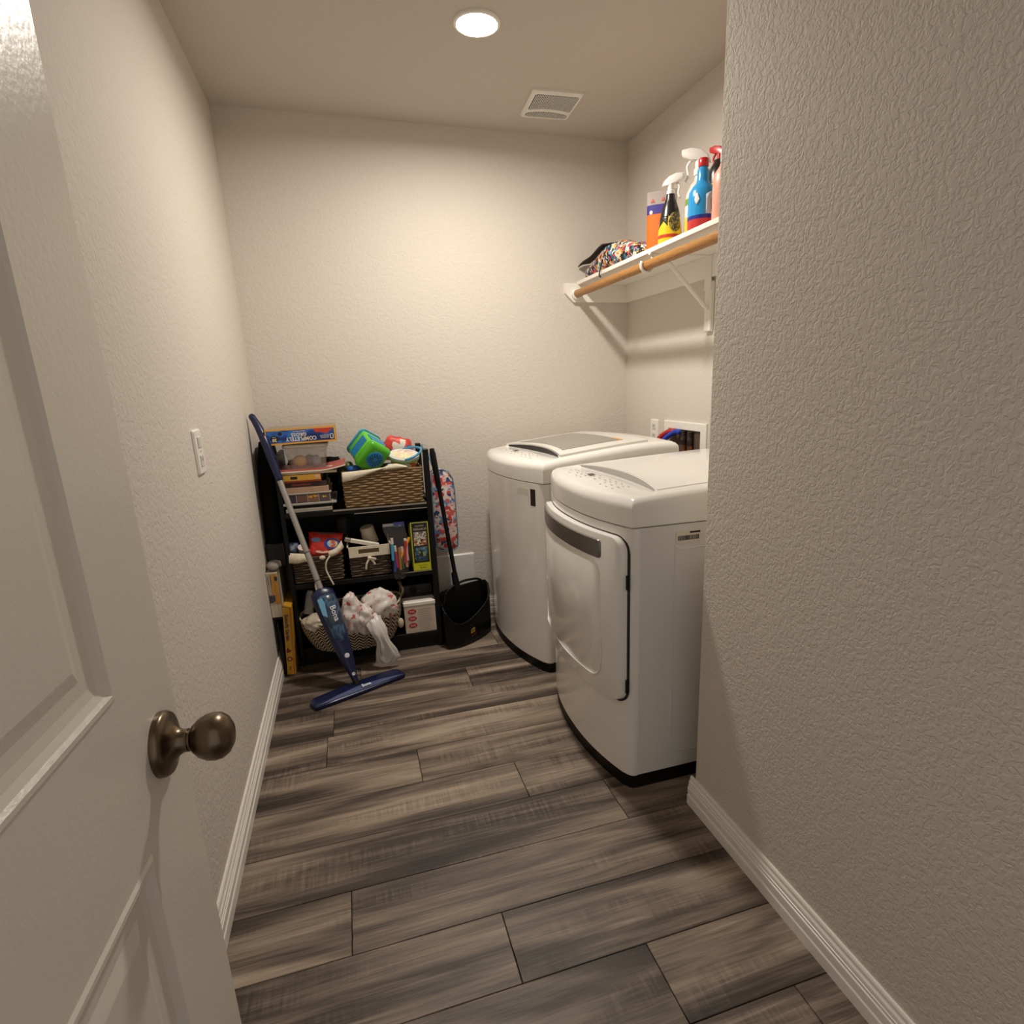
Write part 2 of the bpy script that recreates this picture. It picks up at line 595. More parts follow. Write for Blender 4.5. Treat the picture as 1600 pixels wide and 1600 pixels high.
# ------------------------------------------------------------------ ceiling lamp, exhaust grille
def build_lamp():
    c = (0.970, -0.852, H)
    t = thing('ceiling_light', 'round recessed ceiling light glowing bright white', 'ceiling light', c)
    o = obj('trim_ring', lt([(0.080, 0.0), (0.080, -0.004), (0.077, -0.008), (0.070, -0.009), (0.068, -0.006), (0.068, 0.0)], c, (0, 0, 1), 40), M_WHITE, t)
    autosmooth(o)
    m = mat('lamp lens', '#ffffff', 0.4, emit=((1.0, 0.93, 0.82), 30.0))
    obj('lens', lt([(0.068, -0.006), (0.060, -0.0075), (0.0, -0.008)], c, (0, 0, 1), 40), m, t)
    li = bpy.data.lights.new('ceiling_light_lamp', 'AREA')
    li.shape = 'DISK'; li.size = 0.13
    li.energy = LAMP_POWER
    li.color = LAMP_COLOR
    li.spread = radians(172)
    lo = bpy.data.objects.new('ceiling_light_lamp', li)
    lo.location = (0, 0, -0.014)
    COL.objects.link(lo)
    lo.parent = t
build_lamp()

def build_vent():
    # four corners of the grille on the ceiling, slightly turned
    c = Vector((1.405, -0.335, H))
    t = thing('exhaust_fan_grille', 'white louvred exhaust fan cover on the ceiling', 'vent', c)
    ux = Vector((0.998, -0.055, 0)); uy = Vector((0.055, 0.998, 0))
    wx, wy = 0.222, 0.252
    bm = BM()
    for ins, dz in ((0.0, 0.0),):
        pass
    out = rrect(wx, wy, 0.012, 4); mid = rrect(wx - 0.012, wy - 0.012, 0.012, 4)
    rings = [[c + ux * a + uy * b for a, b in out], [c + ux * a + uy * b - Vector((0, 0, .008)) for a, b in out],
             [c + ux * a + uy * b - Vector((0, 0, .014)) for a, b in mid]]
    ring_loft(bm, rings, True)
    obj('cover_plate', bm, M_WHITE, t)
    md = mat('vent shadow slot', '#4a443d', 0.8)
    # two fields of slots, the band between them curved
    for field in (0, 1):
        bm = BM(); bs = BM()
        nsl = 26
        for k in range(nsl):
            a = -0.092 + 0.184 * k / (nsl - 1)
            q = (a / 0.092) ** 2
            b0, b1 = (-0.108, 0.010 - 0.0 * q) if field == 0 else (0.060, 0.108)
            if field == 0:
                b1 = 0.022 + 0.020 * q
            else:
                b0 = 0.052 + 0.018 * q
            if k == 0 or k == nsl - 1: 
                b0 += 0.006; b1 -= 0.006
            for B, hw, z0, z1 in ((bm, 0.0019, 0.0140, 0.0144), (bs, 0.0011, 0.0140, 0.0175)):
                ca = a + (0.0036 if B is bs else 0)
                pts = [(ca - hw, b0), (ca + hw, b0), (ca + hw, b1), (ca - hw, b1)]
                ring_loft(B, [[c + ux * u + uy * v - Vector((0, 0, z)) for u, v in pts] for z in (z0, z1)], True)
        o = obj('slot_field', bm, md, t); o['kind'] = 'stuff'
        o = obj('louvre_ribs', bs, M_WHITE, t); o['kind'] = 'stuff'
build_vent()

# ------------------------------------------------------------------ wall plates
def wallplate_left():
    c = (0, -1.243, 1.105)
    t = thing('wall_outlet_plate', 'white combination switch and outlet plate on the long side wall', 'wall plate', c)
    bm = BM()
    out = rrect(0.088, 0.126, 0.005); mid = rrect(0.080, 0.118, 0.004)
    ring_loft(bm, [[(0, c[1] + a, c[2] + b) for a, b in out], [(0.003, c[1] + a, c[2] + b) for a, b in out], [(0.0075, c[1] + a, c[2] + b) for a, b in mid]])
    obj('cover_plate', bm, M_WHITE, t)
    mi = mat('plate insert', '#d9d6d0', 0.3)
    obj('switch_rocker', bx(0.007, 0.0105, c[1] - .018, c[1] + .018, c[2] + 0.012, c[2] + .043, 0.0015), mi, t)
    o = obj('outlet_face', bx(0.007, 0.0095, c[1] - .018, c[1] + .018, c[2] - 0.042, c[2] - .008, 0.0015), mi, t)
    md = mat('slot dark', '#2a2724', 0.8)
    for dy in (-0.007, 0.007):
        obj('outlet_slot', bx(0.0094, 0.0098, c[1] + dy - .001, c[1] + dy + .001, c[2] - .026, c[2] - .015), md, o)
    obj('screw', lt([(0.0028, 0.0075), (0.0028, 0.0092), (0, 0.0094)], (0, c[1], c[2] + 0.002), (1, 0, 0), 10), mi, t)
wallplate_left()

def outlet_right():
    c = (XR, -0.345, 1.005)
    t = thing('wall_outlet', 'small white outlet above the washer beside the valve box', 'outlet', c)
    bm = BM()
    out = rrect(0.078, 0.118, 0.005); mid = rrect(0.070, 0.110, 0.004)
    ring_loft(bm, [[(XR, c[1] + a, c[2] + b) for a, b in out], [(XR - .003, c[1] + a, c[2] + b) for a, b in out], [(XR - .007, c[1] + a, c[2] + b) for a, b in mid]])
    obj('cover_plate', bm, M_WHITE, t)
    mi = mat('plate insert', '#d9d6d0', 0.3)
    md = mat('slot dark', '#2a2724', 0.8)
    for dz in (0.024, -0.024):
        o = obj('receptacle', bx(XR - .0095, XR - .006, c[1] - .017, c[1] + .017, c[2] + dz - .015, c[2] + dz + .015, 0.002), mi, t)
        for dy in (-0.006, 0.006):
            obj('outlet_slot', bx(XR - .0099, XR - .0094, c[1] + dy - .0014, c[1] + dy + .0014, c[2] + dz - .004, c[2] + dz + .008), md, o)
outlet_right()

def valve_box():
    y0, y1, z0, z1 = -0.835, -0.455, 0.80, 1.066
    c = (XR, (y0 + y1) / 2, z0)
    t = thing('washer_valve_box', 'white recessed laundry valve box with copper pipes behind the dryer', 'valve box', c)
    yi0, yi1, zi0, zi1 = y0 + 0.045, y1 - 0.045, z0 + 0.03, z1 - 0.036
    bm = BM()
    rings = [[(XR, y, z) for y, z in ((y0, z0), (y1, z0), (y1, z1), (y0, z1))],
             [(XR - .008, y, z) for y, z in ((y0, z0), (y1, z0), (y1, z1), (y0, z1))],
             [(XR - .010, y, z) for y, z in ((y0 + .004, z0 + .004), (y1 - .004, z0 + .004), (y1 - .004, z1 - .004), (y0 + .004, z1 - .004))],
             [(XR - .010, y, z) for y, z in ((yi0, zi0), (yi1, zi0), (yi1, zi1), (yi0, zi1))],
             [(XR - .0005, y, z) for y, z in ((yi0, zi0), (yi1, zi0), (yi1, zi1), (yi0, zi1))]]
    ring_loft(bm, rings, False)
    obj('frame', bm, M_WHITE, t)
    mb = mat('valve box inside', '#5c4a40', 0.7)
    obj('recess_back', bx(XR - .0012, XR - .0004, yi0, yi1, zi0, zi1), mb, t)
    mc = mat('copper pipe', '#a5663c', 0.35, metal=0.8)
    mv = mat('valve body', '#3c302a', 0.5, metal=0.4)
    for y in (-0.655, -0.715):
        obj('supply_pipe', tb([(XR - .012, y, zi0), (XR - .012, y, zi1 - 0.045)], 0.009, 10), mc, t)
        obj('valve', tb([(XR - .016, y, zi1 - 0.070), (XR - .016, y, zi1 - 0.045), (XR - .016, y, zi1 - 0.030), (XR - .016, y, zi1 - 0.006)], [0.012, 0.015, 0.011, 0.013], 10), mv, t)
    for nm, lab, col, ya in (('hose', 'red washer supply hose curving out of the valve box', '#b3262a', -0.522), ('hose', 'blue washer supply hose curving out of the valve box', '#1c3bb5', -0.578)):
        pts = curve_pts([(XR - .020, ya - 0.055, zi1 - 0.012), (XR - .03, ya - 0.02, zi1 - 0.014), (XR - .055, ya + 0.03, zi1 - 0.05), (XR - .07, ya + 0.055, zi1 - 0.11), (XR - .07, ya + 0.06, zi1 - 0.20)], 20)
        o = obj('hose', tb(pts, 0.0125, 12), mat('hose ' + col, col, 0.3), origin=(XR - .03, ya, 0.80), smooth=True)
        tag(o, lab, 'hose', 'washer supply hoses')
valve_box()

def access_panel():
    c = (0.90, 0, 0.16)
    t = thing('wall_access_cover', 'white plastic cover plate low on the back wall behind the dustpan', 'wall cover', c)
    bm = BM()
    out = rrect(0.212, 0.204, 0.006); mid = rrect(0.200, 0.192, 0.005)
    cx, cz = 0.902, 0.262
    ring_loft(bm, [[(cx + a, y, cz + b) for a, b in o] for o, y in ((out, 0), (out, -0.006), (mid, -0.011))])
    obj('cover_plate', bm, mat('cover plastic', '#e6e3de', 0.25), t)
    for dx, dz in ((0.085, 0.085), (-0.085, 0.085), (0.085, -0.085), (-0.085, -0.085)):
        obj('screw', lt([(0.004, 0.010), (0.004, 0.0125), (0, 0.013)], (cx + dx, 0, cz + dz), (0, -1, 0), 10), M_TRIM, t)
access_panel()

# ------------------------------------------------------------------ closet shelf, rod, bracket
SHZ = 1.774
def shelf():
    t = thing('wall_shelf', 'white board shelf on cleats above the washer and dryer', 'shelf', (XR, -0.9, SHZ))
    obj('shelf_board', bx(1.642, XR, -1.79, -0.001, SHZ - 0.019, SHZ, 0.002), M_TRIM, t)
    obj('wall_cleat', bx(XR - 0.018, XR, -1.80, -0.019, SHZ - 0.105, SHZ - 0.019, 0.0015), M_TRIM, t)
    # end cleat on the back wall with clipped corner
    bm = BM()
    poly = [(1.570, SHZ - 0.012), (1.570, SHZ - 0.060), (1.618, SHZ - 0.104), (XR, SHZ - 0.104), (XR, SHZ - 0.0195), (1.640, SHZ - 0.0195), (1.640, SHZ - 0.012)]
    ring_loft(bm, [[(x, y, z) for x, z in poly] for y in (-0.019, 0)], True)
    obj('end_cleat', bm, M_TRIM, t)
    r = thing('closet_rod', 'round oak closet rod under the front of the shelf', 'closet rod', (1.630, -0.03, 1.709))
    mw = fibre_mat('oak rod', '#94632a', '#b27f3e', 26, (14, 0.9, 14), 0.42)
    o = obj('rod', tb([(1.630, -0.021, 1.709), (1.630, -1.79, 1.709)], 0.0185, 20), mw, r); autosmooth(o)
    o = obj('rod_socket', lt([(0.027, 0), (0.027, 0.016), (0.0215, 0.020), (0.019, 0.020), (0.019, 0.002)], (1.630, -0.0192, 1.709), (0, -1, 0), 24), M_WHITE, r); autosmooth(o)
    b = thing('shelf_bracket', 'white metal shelf bracket hooked round the closet rod', 'bracket', (XR, -0.822, 1.46))
    yb = -0.822
    obj('wall_plate', bx(XR - .022, XR - .0185, yb - .024, yb + .024, 1.62, SHZ - .02), M_WHITE, b)
    obj('mounting_leg', bx(XR - .0185, XR, yb - .024, yb + .024, 1.455, 1.655, 0.003), M_WHITE, b)
    obj('shelf_arm', bx(1.640, XR - .02, yb - .009, yb + .009, SHZ - .0245, SHZ - .019), M_WHITE, b)
    obj('diagonal_brace', tb([(XR - .018, yb, 1.545), (1.70, yb, SHZ - .026)], 0.0095, 8), M_WHITE, b)
    arc = [(1.630 + 0.0265 * cos(a), yb, 1.709 + 0.0265 * sin(a)) for a in [radians(q) for q in range(30, -215, -15)]]
    o = obj('rod_hook', tb([(1.655, yb, SHZ - .022)] + arc, 0.0065, 8), M_WHITE, b)
    obj('screw', lt([(0.005, 0), (0.005, 0.003), (0, 0.004)], (XR - .0185, yb, 1.50), (-1, 0, 0), 10), M_WHITE, b)
shelf()

# ------------------------------------------------------------------ washer and dryer
def machine(kind, name, label, loc, rot, wdt, dep, bow):
    t = bpy.data.objects.new(name, None)
    t.empty_display_size = 0.05
    t.location = loc
    t.rotation_euler = (0, 0, rot)
    COL.objects.link(t)
    W[t.name] = Matrix.Identity(4)      # parts are given in the machine's own frame
    tag(t, label, kind)
    hw = wdt / 2
    def fx(y):                          # bowed front
        q = min(1.0, abs(y) / hw)
        return bow * q ** 2.2
    def outline(inset=0.0, rc=0.022, n=22, xcut=None, back=True):
        """plan outline, front centre at x=0, corners rounded"""
        h = hw - inset
        pts = []
        for k in range(n + 1):
            y = -h + 2 * h * k / n
            pts.append((fx(y) + inset, y))
        # round the two front corners
        pr = pts[1:-1]
        left = []; right = []
        for k in range(5):
            a = radians(90 * k / 4)
            left.append((fx(-h) + inset + rc * (1 - sin(a)) , -h + rc * (1 - cos(a)) * 0.55))
        left = [(fx(h) + inset + rc, -h), (fx(h) + inset + rc * 0.5, -h + rc * 0.10), (fx(h) + inset + rc * 0.12, -h + rc * 0.38)]
        pr = [p for p in pts if abs(p[1]) < h - rc * 0.8]
        right = [(x, -y) for x, y in reversed(left)]
        out = left + pr + right
        bk = dep - inset if xcut is None else xcut
        return [(bk, -h)] + out + [(bk, h)]
    def loft(levels, cap=True):
        bm = BM()
        ring_loft(bm, [[(x, y, z) for x, y in o] for o, z in levels], cap)
        return bm
    zb, zt = 0.048, 0.857
    obj('base', loft([(outline(0.003), 0.0), (outline(0.003), zb)]), M_BLACK, t)
    o = obj('cabinet_body', loft([(outline(0.0012), zb), (outline(0.0012), zt)]), M_APPL_SIDE, t); autosmooth(o, 35)
    xs = bow + 0.026
    o = obj('front_panel', loft([(outline(0.003, xcut=xs), zb - 0.004), (outline(0, xcut=xs), zb), (outline(0, xcut=xs), zt - 0.001), (outline(0.003, xcut=xs), zt + 0.001)]), M_APPL, t); autosmooth(o, 35)
    # embossed outline on the side wall
    for s in (-1,):
        if kind == 'dryer':
            ps = [(0.20, 0.16), (0.20, 0.74), (0.24, 0.78), (0.58, 0.78), (0.62, 0.74), (0.62, 0.16), (0.58, 0.105), (0.24, 0.105), (0.20, 0.16)]
            obj('side_emboss', tb(curve_pts([(x, s * (hw - 0.0006), z) for x, z in ps], 64), 0.0016, 6), M_APPL_SIDE, t)
    # ---- top cover as a height field
    if kind == 'dryer':
        prof = [(0.0, 0.926), (0.03, 0.934), (0.08, 0.943), (0.15, 0.949), (0.25, 0.955), (0.45, 0.965), (0.65, 0.975), (dep, 0.978)]
    else:
        prof = [(0.0, 0.926), (0.03, 0.936), (0.08, 0.947), (0.15, 0.956), (0.25, 0.966), (0.45, 0.984), (0.60, 0.993), (dep, 0.990)]
    def ztop(x, y):
        for (xa, za), (xb, zb_) in zip(prof, prof[1:]):
            if x <= xb: break
        f = max(0, min(1, (x - xa) / (xb - xa)))
        z = za + (zb_ - za) * f
        return z + 0.012 * (1 - (y / hw) ** 2)
    RR = 0.030
    STEP = 0.021
    xm = 0.152                                     # crescent finger recess
    def arcs(y):
        q = max(0.0, 1 - (y / (hw * 0.93)) ** 2)
        return xm - 0.018 * q, xm + 0.046 * q, q
    def height(x, y):
        e = min(x - fx(y), hw - abs(y), (dep - x) * 1.0)
        e = max(0.0, e)
        z = ztop(x, y)
        if e < RR:
            q = 1 - e / RR
            z -= RR * 0.9 * (1 - sqrt(max(0, 1 - q * q)))
        a, b, q = arcs(y)
        if q > 0 and x < b:
            u = min(1, max(0, (x - (b - 0.095)) / 0.095))
            z -= STEP * q * u * u * (3 - 2 * u)
        return z
    bm = BM()
    ys = []
    ny = 40
    for k in range(ny + 1):
        u = -1 + 2 * k / ny
        ys.append(hw * sin(u * pi / 2) * 0.35 + hw * u * 0.65 if abs(u) < 1 else hw * u)
    ys = sorted(set([round(v, 5) for v in ys] + [s * (hw - d) for s in (-1, 1) for d in (0.0015, 0.004, 0.008, 0.014)]))
    grid = []
    for y in ys:
        f0 = fx(y)
        a, b, q = arcs(y)
        col = [f0 + d for d in (0, 0.001, 0.003, 0.006, 0.010, 0.016, 0.024, 0.032, 0.042, 0.055, 0.07)]
        a2 = max(a, col[-1] + 0.004); b2 = max(b, a2 + 0.0006)
        col += [a2 - 0.002] + [a2 + (b2 - a2) * k / 6 for k in range(1, 6)] + [b2 - 0.0004, b2 + 0.0004]
        rest = [b2 + (dep - 0.05 - b2) * k / 10 for k in range(1, 11)]
        col += rest + [dep - 0.04, dep - 0.024, dep - 0.012, dep - 0.005, dep - 0.0015, dep]
        grid.append([(x, y) for x in col])
    V = []
    for col in grid:
        row = [bm.verts.new((col[0][0], col[0][1], zt + 0.004))]
        for i, (x, y) in enumerate(col):
            row.append(bm.verts.new((x, y, height(x, y))))
        row.append(bm.verts.new((col[-1][0], col[-1][1], zt + 0.004)))
        V.append(row)
    for a, b in zip(V, V[1:]):
        for i in range(len(a) - 1):
            bm.faces.new((a[i], a[i + 1], b[i + 1], b[i]))
    for row in (V[0], V[-1]):
        bm.faces.new(row)
    o = obj('top_cover', bm, M_APPL, t); autosmooth(o, 38)
    # seam line under the cover
    obj('cover_seam', loft([(outline(0.004), zt - 0.001), (outline(0.004), zt + 0.005)]), mat('seam grey', '#8d8a85', 0.6), t)
    def patch(pts2, lift, m, nm, thick=0.0008, parent=None, flat=False):
        """small piece laid on the curved cover; pts2 = (x,y) outline"""
        bm = BM()
        ring_loft(bm, [[(x, y, (ztop if flat else height)(x, y) + l) for x, y in pts2] for l in (lift - thick, lift)], True)
        return obj(nm, bm, m, parent or t)
    def strip_patch(x0f, x1f, y0, y1, lift, m, nm, n=18, mx=8):
        bm = BM()
        cols = []
        for k in range(n + 1):
            y = y0 + (y1 - y0) * k / n
            xa, xb = x0f(y), x1f(y)
            cols.append([bm.verts.new((xa, y, ztop(xa, y) - 0.004))] + [bm.verts.new((xa + (xb - xa) * i / mx, y, ztop(xa + (xb - xa) * i / mx, y) + lift)) for i in range(mx + 1)] + [bm.verts.new((xb, y, ztop(xb, y) - 0.004))])
        for a, b in zip(cols, cols[1:]):
            for i in range(len(a) - 1): bm.faces.new((a[i], a[i + 1], b[i + 1], b[i]))
        bm.faces.new(cols[0]); bm.faces.new(cols[-1])
        o = obj(nm, bm, m, t); autosmooth(o, 40); return o
    def recess_tint(m, top):
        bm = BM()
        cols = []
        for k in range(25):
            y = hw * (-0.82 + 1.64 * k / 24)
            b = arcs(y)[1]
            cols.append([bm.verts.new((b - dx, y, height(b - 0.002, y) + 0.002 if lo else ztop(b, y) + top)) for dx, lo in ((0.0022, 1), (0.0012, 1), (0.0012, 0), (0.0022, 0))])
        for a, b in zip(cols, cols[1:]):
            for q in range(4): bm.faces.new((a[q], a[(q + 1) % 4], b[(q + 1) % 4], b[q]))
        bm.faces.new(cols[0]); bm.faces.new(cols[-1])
        obj('recess_tint', bm, m, t)
    mprint = mat('panel print grey', '#8f8b86', 0.5)
    mdark = mat('display dark', '#24211f', 0.25)
    yv = -0.0
    patch([(0.092, 0.030), (0.092, 0.062), (0.112, 0.062), (0.112, 0.030)], 0.0012, mdark, 'display')
    # rows of key print on the control panel
    bm = BM()
    for r_ in range(5):
        for k in range(11):
            y = hw * 0.60 - k * hw * 0.115
            x = 0.060 + 0.018 * r_ + fx(y) * 0.5
            if 0.02 < y < 0.075 and 0.085 < x < 0.12: continue
            if random.random() < 0.25: continue
            l = random.uniform(0.006, 0.018)
            if x > arcs(y)[0] - 0.006: continue
            q = [(x, y), (x + 0.0022, y), (x + 0.0022, y - l), (x, y - l)]
            ring_loft(bm, [[(a, b, height(a, b) + z) for a, b in q] for z in (0.0001, 0.0007)], True)
    o = obj('control_print', bm, mprint, t); o['kind'] = 'stuff'
    if kind == 'dryer':
        strip_patch(lambda y: arcs(y)[1] + 0.004, lambda y: dep - 0.06, -hw * 0.86, hw * 0.86, 0.0022, M_APPL, 'top_panel')
        recess_tint(mat('riser shade grey', '#a9a6a2', 0.4), 0.0012)  # shade of the dryer's crescent riser, put in as grey colour
        # front door following the bow
        def bow_panel(y0, y1, z0, z1, r, x_out, x_in, m, nm, par, n=26, bev=0.006):
            ysx = [y0 + (y1 - y0) * k / n for k in range(n + 1)]
            ysx = sorted(set([round(v, 5) for v in ysx] + [round(e + s * r * d, 5) for e, s in ((y0, 1), (y1, -1)) for d in (0.02, 0.08, 0.2, 0.4, 0.7, 1.0)]))
            def zr(y, ins):
                d = min(y - y0, y1 - y)
                cut = 0.0
                if d < r:
                    cut = r - sqrt(max(0, r * r - (r - d) ** 2))
                return z0 + cut + ins, z1 - cut - ins
            bm = BM()
            cols = []
            for y in ysx:
                lo, hi = zr(y, 0)
                ins = min(bev, max(0.0, (hi - lo) / 2 - 1e-4))
                l2, h2 = lo + ins, hi - ins
                de = min(y - y0, y1 - y)
                xo = x_out + (abs(x_out - x_in) * (1 - min(1, de / bev)) if de < bev else 0) * 0.8
                f = fx(y)
                cols.append([bm.verts.new(q) for q in ((f + x_in, y, lo), (f + xo + 0.002, y, lo + ins * 0.25), (f + xo, y, l2), (f + xo, y, h2), (f + xo + 0.002, y, hi - ins * 0.25), (f + x_in, y, hi))])
            for a, b in zip(cols, cols[1:]):
                for i in range(5): bm.faces.new((a[i], a[i + 1], b[i + 1], b[i]))
                bm.faces.new((a[5], a[0], b[0], b[5]))
            bm.faces.new(cols[0]); bm.faces.new(cols[-1])
            o = obj(nm, bm, m, par); autosmooth(o, 42); return o
        mgap = mat('door gap', '#2a2623', 0.8)
        bow_panel(-0.350, 0.325, 0.292, 0.832, 0.05, -0.0010, 0.003, mgap, 'door_gap', t, bev=0.001)
        door = bow_panel(-0.345, 0.322, 0.300, 0.828, 0.045, -0.024, -0.001, M_APPL, 'front_door', t)
        bow_panel(-0.258, 0.315, 0.352, 0.748, 0.055, -0.0262, -0.023, M_APPL, 'inner_door_panel', door, bev=0.004)
        bead = curve_pts([(fx(y) - 0.026, y, z) for y, z in ((0.316, 0.52), (0.315, 0.42), (0.292, 0.362), (0.24, 0.352), (0.0, 0.352), (-0.19, 0.352), (-0.242, 0.366), (-0.258, 0.41), (-0.258, 0.50))], 72)
        o = obj('door_bead', tb(bead, [0.0008] + [0.0035] * (len(bead) - 2) + [0.0008], 8), M_APPL, door, smooth=True)
        bow_panel(-0.262, 0.314, 0.750, 0.808, 0.012, -0.030, -0.023, M_GREYSTRIP, 'door_handle', door, bev=0.002)
        for z in (0.695, 0.36):
            obj('hinge', bx(fx(-0.349) - 0.008, fx(-0.349) - 0.001, -0.3535, -0.347, z - 0.022, z + 0.022), M_BLACK, t)
        # barcode label on the side
        lab = obj('barcode_label', bx(0.20, 0.285, -hw - 0.0012, -hw + 0.001, 0.800, 0.836), mat('label paper', '#e4dcc8', 0.6), t, label='paper barcode sticker')
        bm = BM()
        x = 0.206
        while x < 0.274:
            wv = random.choice([0.0008, 0.0014, 0.0022])
            box(bm, x, x + wv, -hw - 0.0017, -hw - 0.0010, 0.808, 0.822)
            x += wv + random.choice([0.0009, 0.0016])
        box(bm, 0.245, 0.280, -hw - 0.0017, -hw - 0.0010, 0.828, 0.833)
        o = obj('barcode_print', bm, M_BLACK, lab); o['kind'] = 'stuff'
    else:
        mlid = M_APPL
        strip_patch(lambda y: arcs(y)[1] + 0.003, lambda y: dep * 0.80 + 0.012 * (1 - (y / hw) ** 2), -hw * 0.90, hw * 0.90, 0.010, mlid, 'lid')
        mg = mat('tinted lid glass', '#8f8c86', 0.12, coat=0.3)
        strip_patch(lambda y: arcs(y)[1] + 0.035, lambda y: dep * 0.66 + 0.02 * (1 - (y / hw) ** 2), -hw * 0.66, hw * 0.70, 0.0118, mg, 'lid_window')
        recess_tint(mat('finger slot dark', '#2c2926', 0.7), 0.004)
        patch([(dep * 0.66, -0.23), (dep * 0.66, -0.16), (dep * 0.70, -0.16), (dep * 0.70, -0.23)], 0.0118, mat('orange sticker', '#e0a24a', 0.5), 'warning_sticker', flat=True)
        # small stickers on the front
        def front_lab(y0, y1, z0, z1, m, nm):
            bm = BM()
            ring_loft(bm, [[(fx(y) - off, y, z) for y, z in ((y0, z0), (y1, z0), (y1, z1), (y0, z1))] for off in (-0.0012, 0.0009)], True)
            return obj(nm, bm, m, t)
        front_lab(-0.300, -0.270, 0.760, 0.832, mat('dark badge', '#25221f', 0.4), 'front_badge')
        front_lab(-0.255, -0.175, 0.800, 0.830, mat('pale decal', '#d8d4cb', 0.5), 'front_decal')
    return t

machine('dryer', 'clothes_dryer', 'white dryer with a dark handle strip across its door', (1.0925, -1.325, 0), 0.0, 0.722, 0.79, 0.060)
machine('washer', 'washing_machine', 'white top loading washer with grey glass lid in the corner', (1.0565, -0.507, 0), radians(6.8), 0.695, 0.74, 0.060)

# ------------------------------------------------------------------ black shelf rack in the corner
RX0, RX1, RYF, RYB = 0.088, 0.757, -0.36, -0.022
def rack():
    t = thing('shelf_rack', 'black three tier shelf rack in the back corner', 'shelf rack', ((RX0 + RX1) / 2, -0.19, 0))
    obj('side_panel', bx(RX0, RX0 + 0.018, RYF, RYB, 0, 0.99, 0.002), M_BLACKWOOD, t)
    obj('side_panel', bx(RX1 - 0.018, RX1, RYF + 0.03, RYB, 0, 0.735, 0.002), M_BLACKWOOD, t)
    obj('post', bx(RX1 - 0.026, RX1, RYF, RYF + 0.03, 0, 0.985, 0.003), M_BLACKWOOD, t)
    obj('post', bx(RX1 - 0.026, RX1, RYB - 0.03, RYB, 0.735, 0.985, 0.003), M_BLACKWOOD, t)
    obj('back_panel', bx(RX0 + 0.018, RX1 - 0.018, RYB - 0.006, RYB, 0.02, 0.733), M_BLACKWOOD, t)
    medge = mat('shelf edge strip', '#8f857a', 0.4)  # paler strips along part of the shelf fronts
    for z in (0.085, 0.402, 0.735):
        s = obj('shelf', bx(RX0 + 0.018, RX1 - 0.026 if z > 0.7 else RX1 - 0.018, RYF + 0.002, RYB - 0.006, z - 0.022, z, 0.001), M_BLACKWOOD, t)
        if z > 0.7:
            obj('edge_strip', bx(0.31, RX1 - 0.027, RYF - 0.0005, RYF + 0.004, z - 0.006, z + 0.0008), medge, s, label='pale strip on the front edge')
            obj('lower_edge', bx(0.40, RX1 - 0.027, RYF - 0.0005, RYF + 0.003, z - 0.026, z - 0.0225), medge, s)
        elif z > 0.3:
            obj('edge_strip', bx(0.585, RX1 - 0.027, RYF - 0.0002, RYF + 0.003, z - 0.003, z + 0.0006), medge, s)
    obj('plinth', bx(RX0 + 0.018, RX1 - 0.018, RYF + 0.012, RYF + 0.028, 0, 0.064), M_BLACKWOOD, t)
rack()

# ------------------------------------------------------------------ generic boxes
def carton(name, label, cat, x0, x1, y0, y1, z0, z1, m, group=None, bev=0.0012):
    t = thing(name, label, cat, ((x0 + x1) / 2, (y0 + y1) / 2, z0), group)
    obj('carton', bx(x0, x1, y0, y1, z0, z1, bev), m, t)
    return t

def front_patch(nm, t, x0, x1, z0, z1, y, m, th=0.0006):
    return obj(nm, bx(x0, x1, y - th, y + 0.0004, z0, z1), m, t)

def ellipse(n, a, b):
    return [(a * cos(2 * pi * k / n), b * sin(2 * pi * k / n)) for k in range(n)]

YF = -0.352
TS = 0.7365
# pale tray board on the shelf
o = obj('tray_board', bx(0.112, 0.309, YF, -0.09, TS, TS + 0.017, 0.002), mat('tray grey', '#a49c90', 0.5), origin=(0.21, -0.22, TS))
tag(o, 'flat grey board lying under the stack of games', 'board')
z = TS + 0.0175
o = obj('folded_carton', bx(0.150, 0.300, YF + 0.02, -0.10, z, z + 0.014, 0.001), mat('very dark card', '#1b1715', 0.7), origin=(0.22, -0.22, z))
tag(o, 'thin dark box between the grey board and the organizer case', 'box')
z += 0.0145
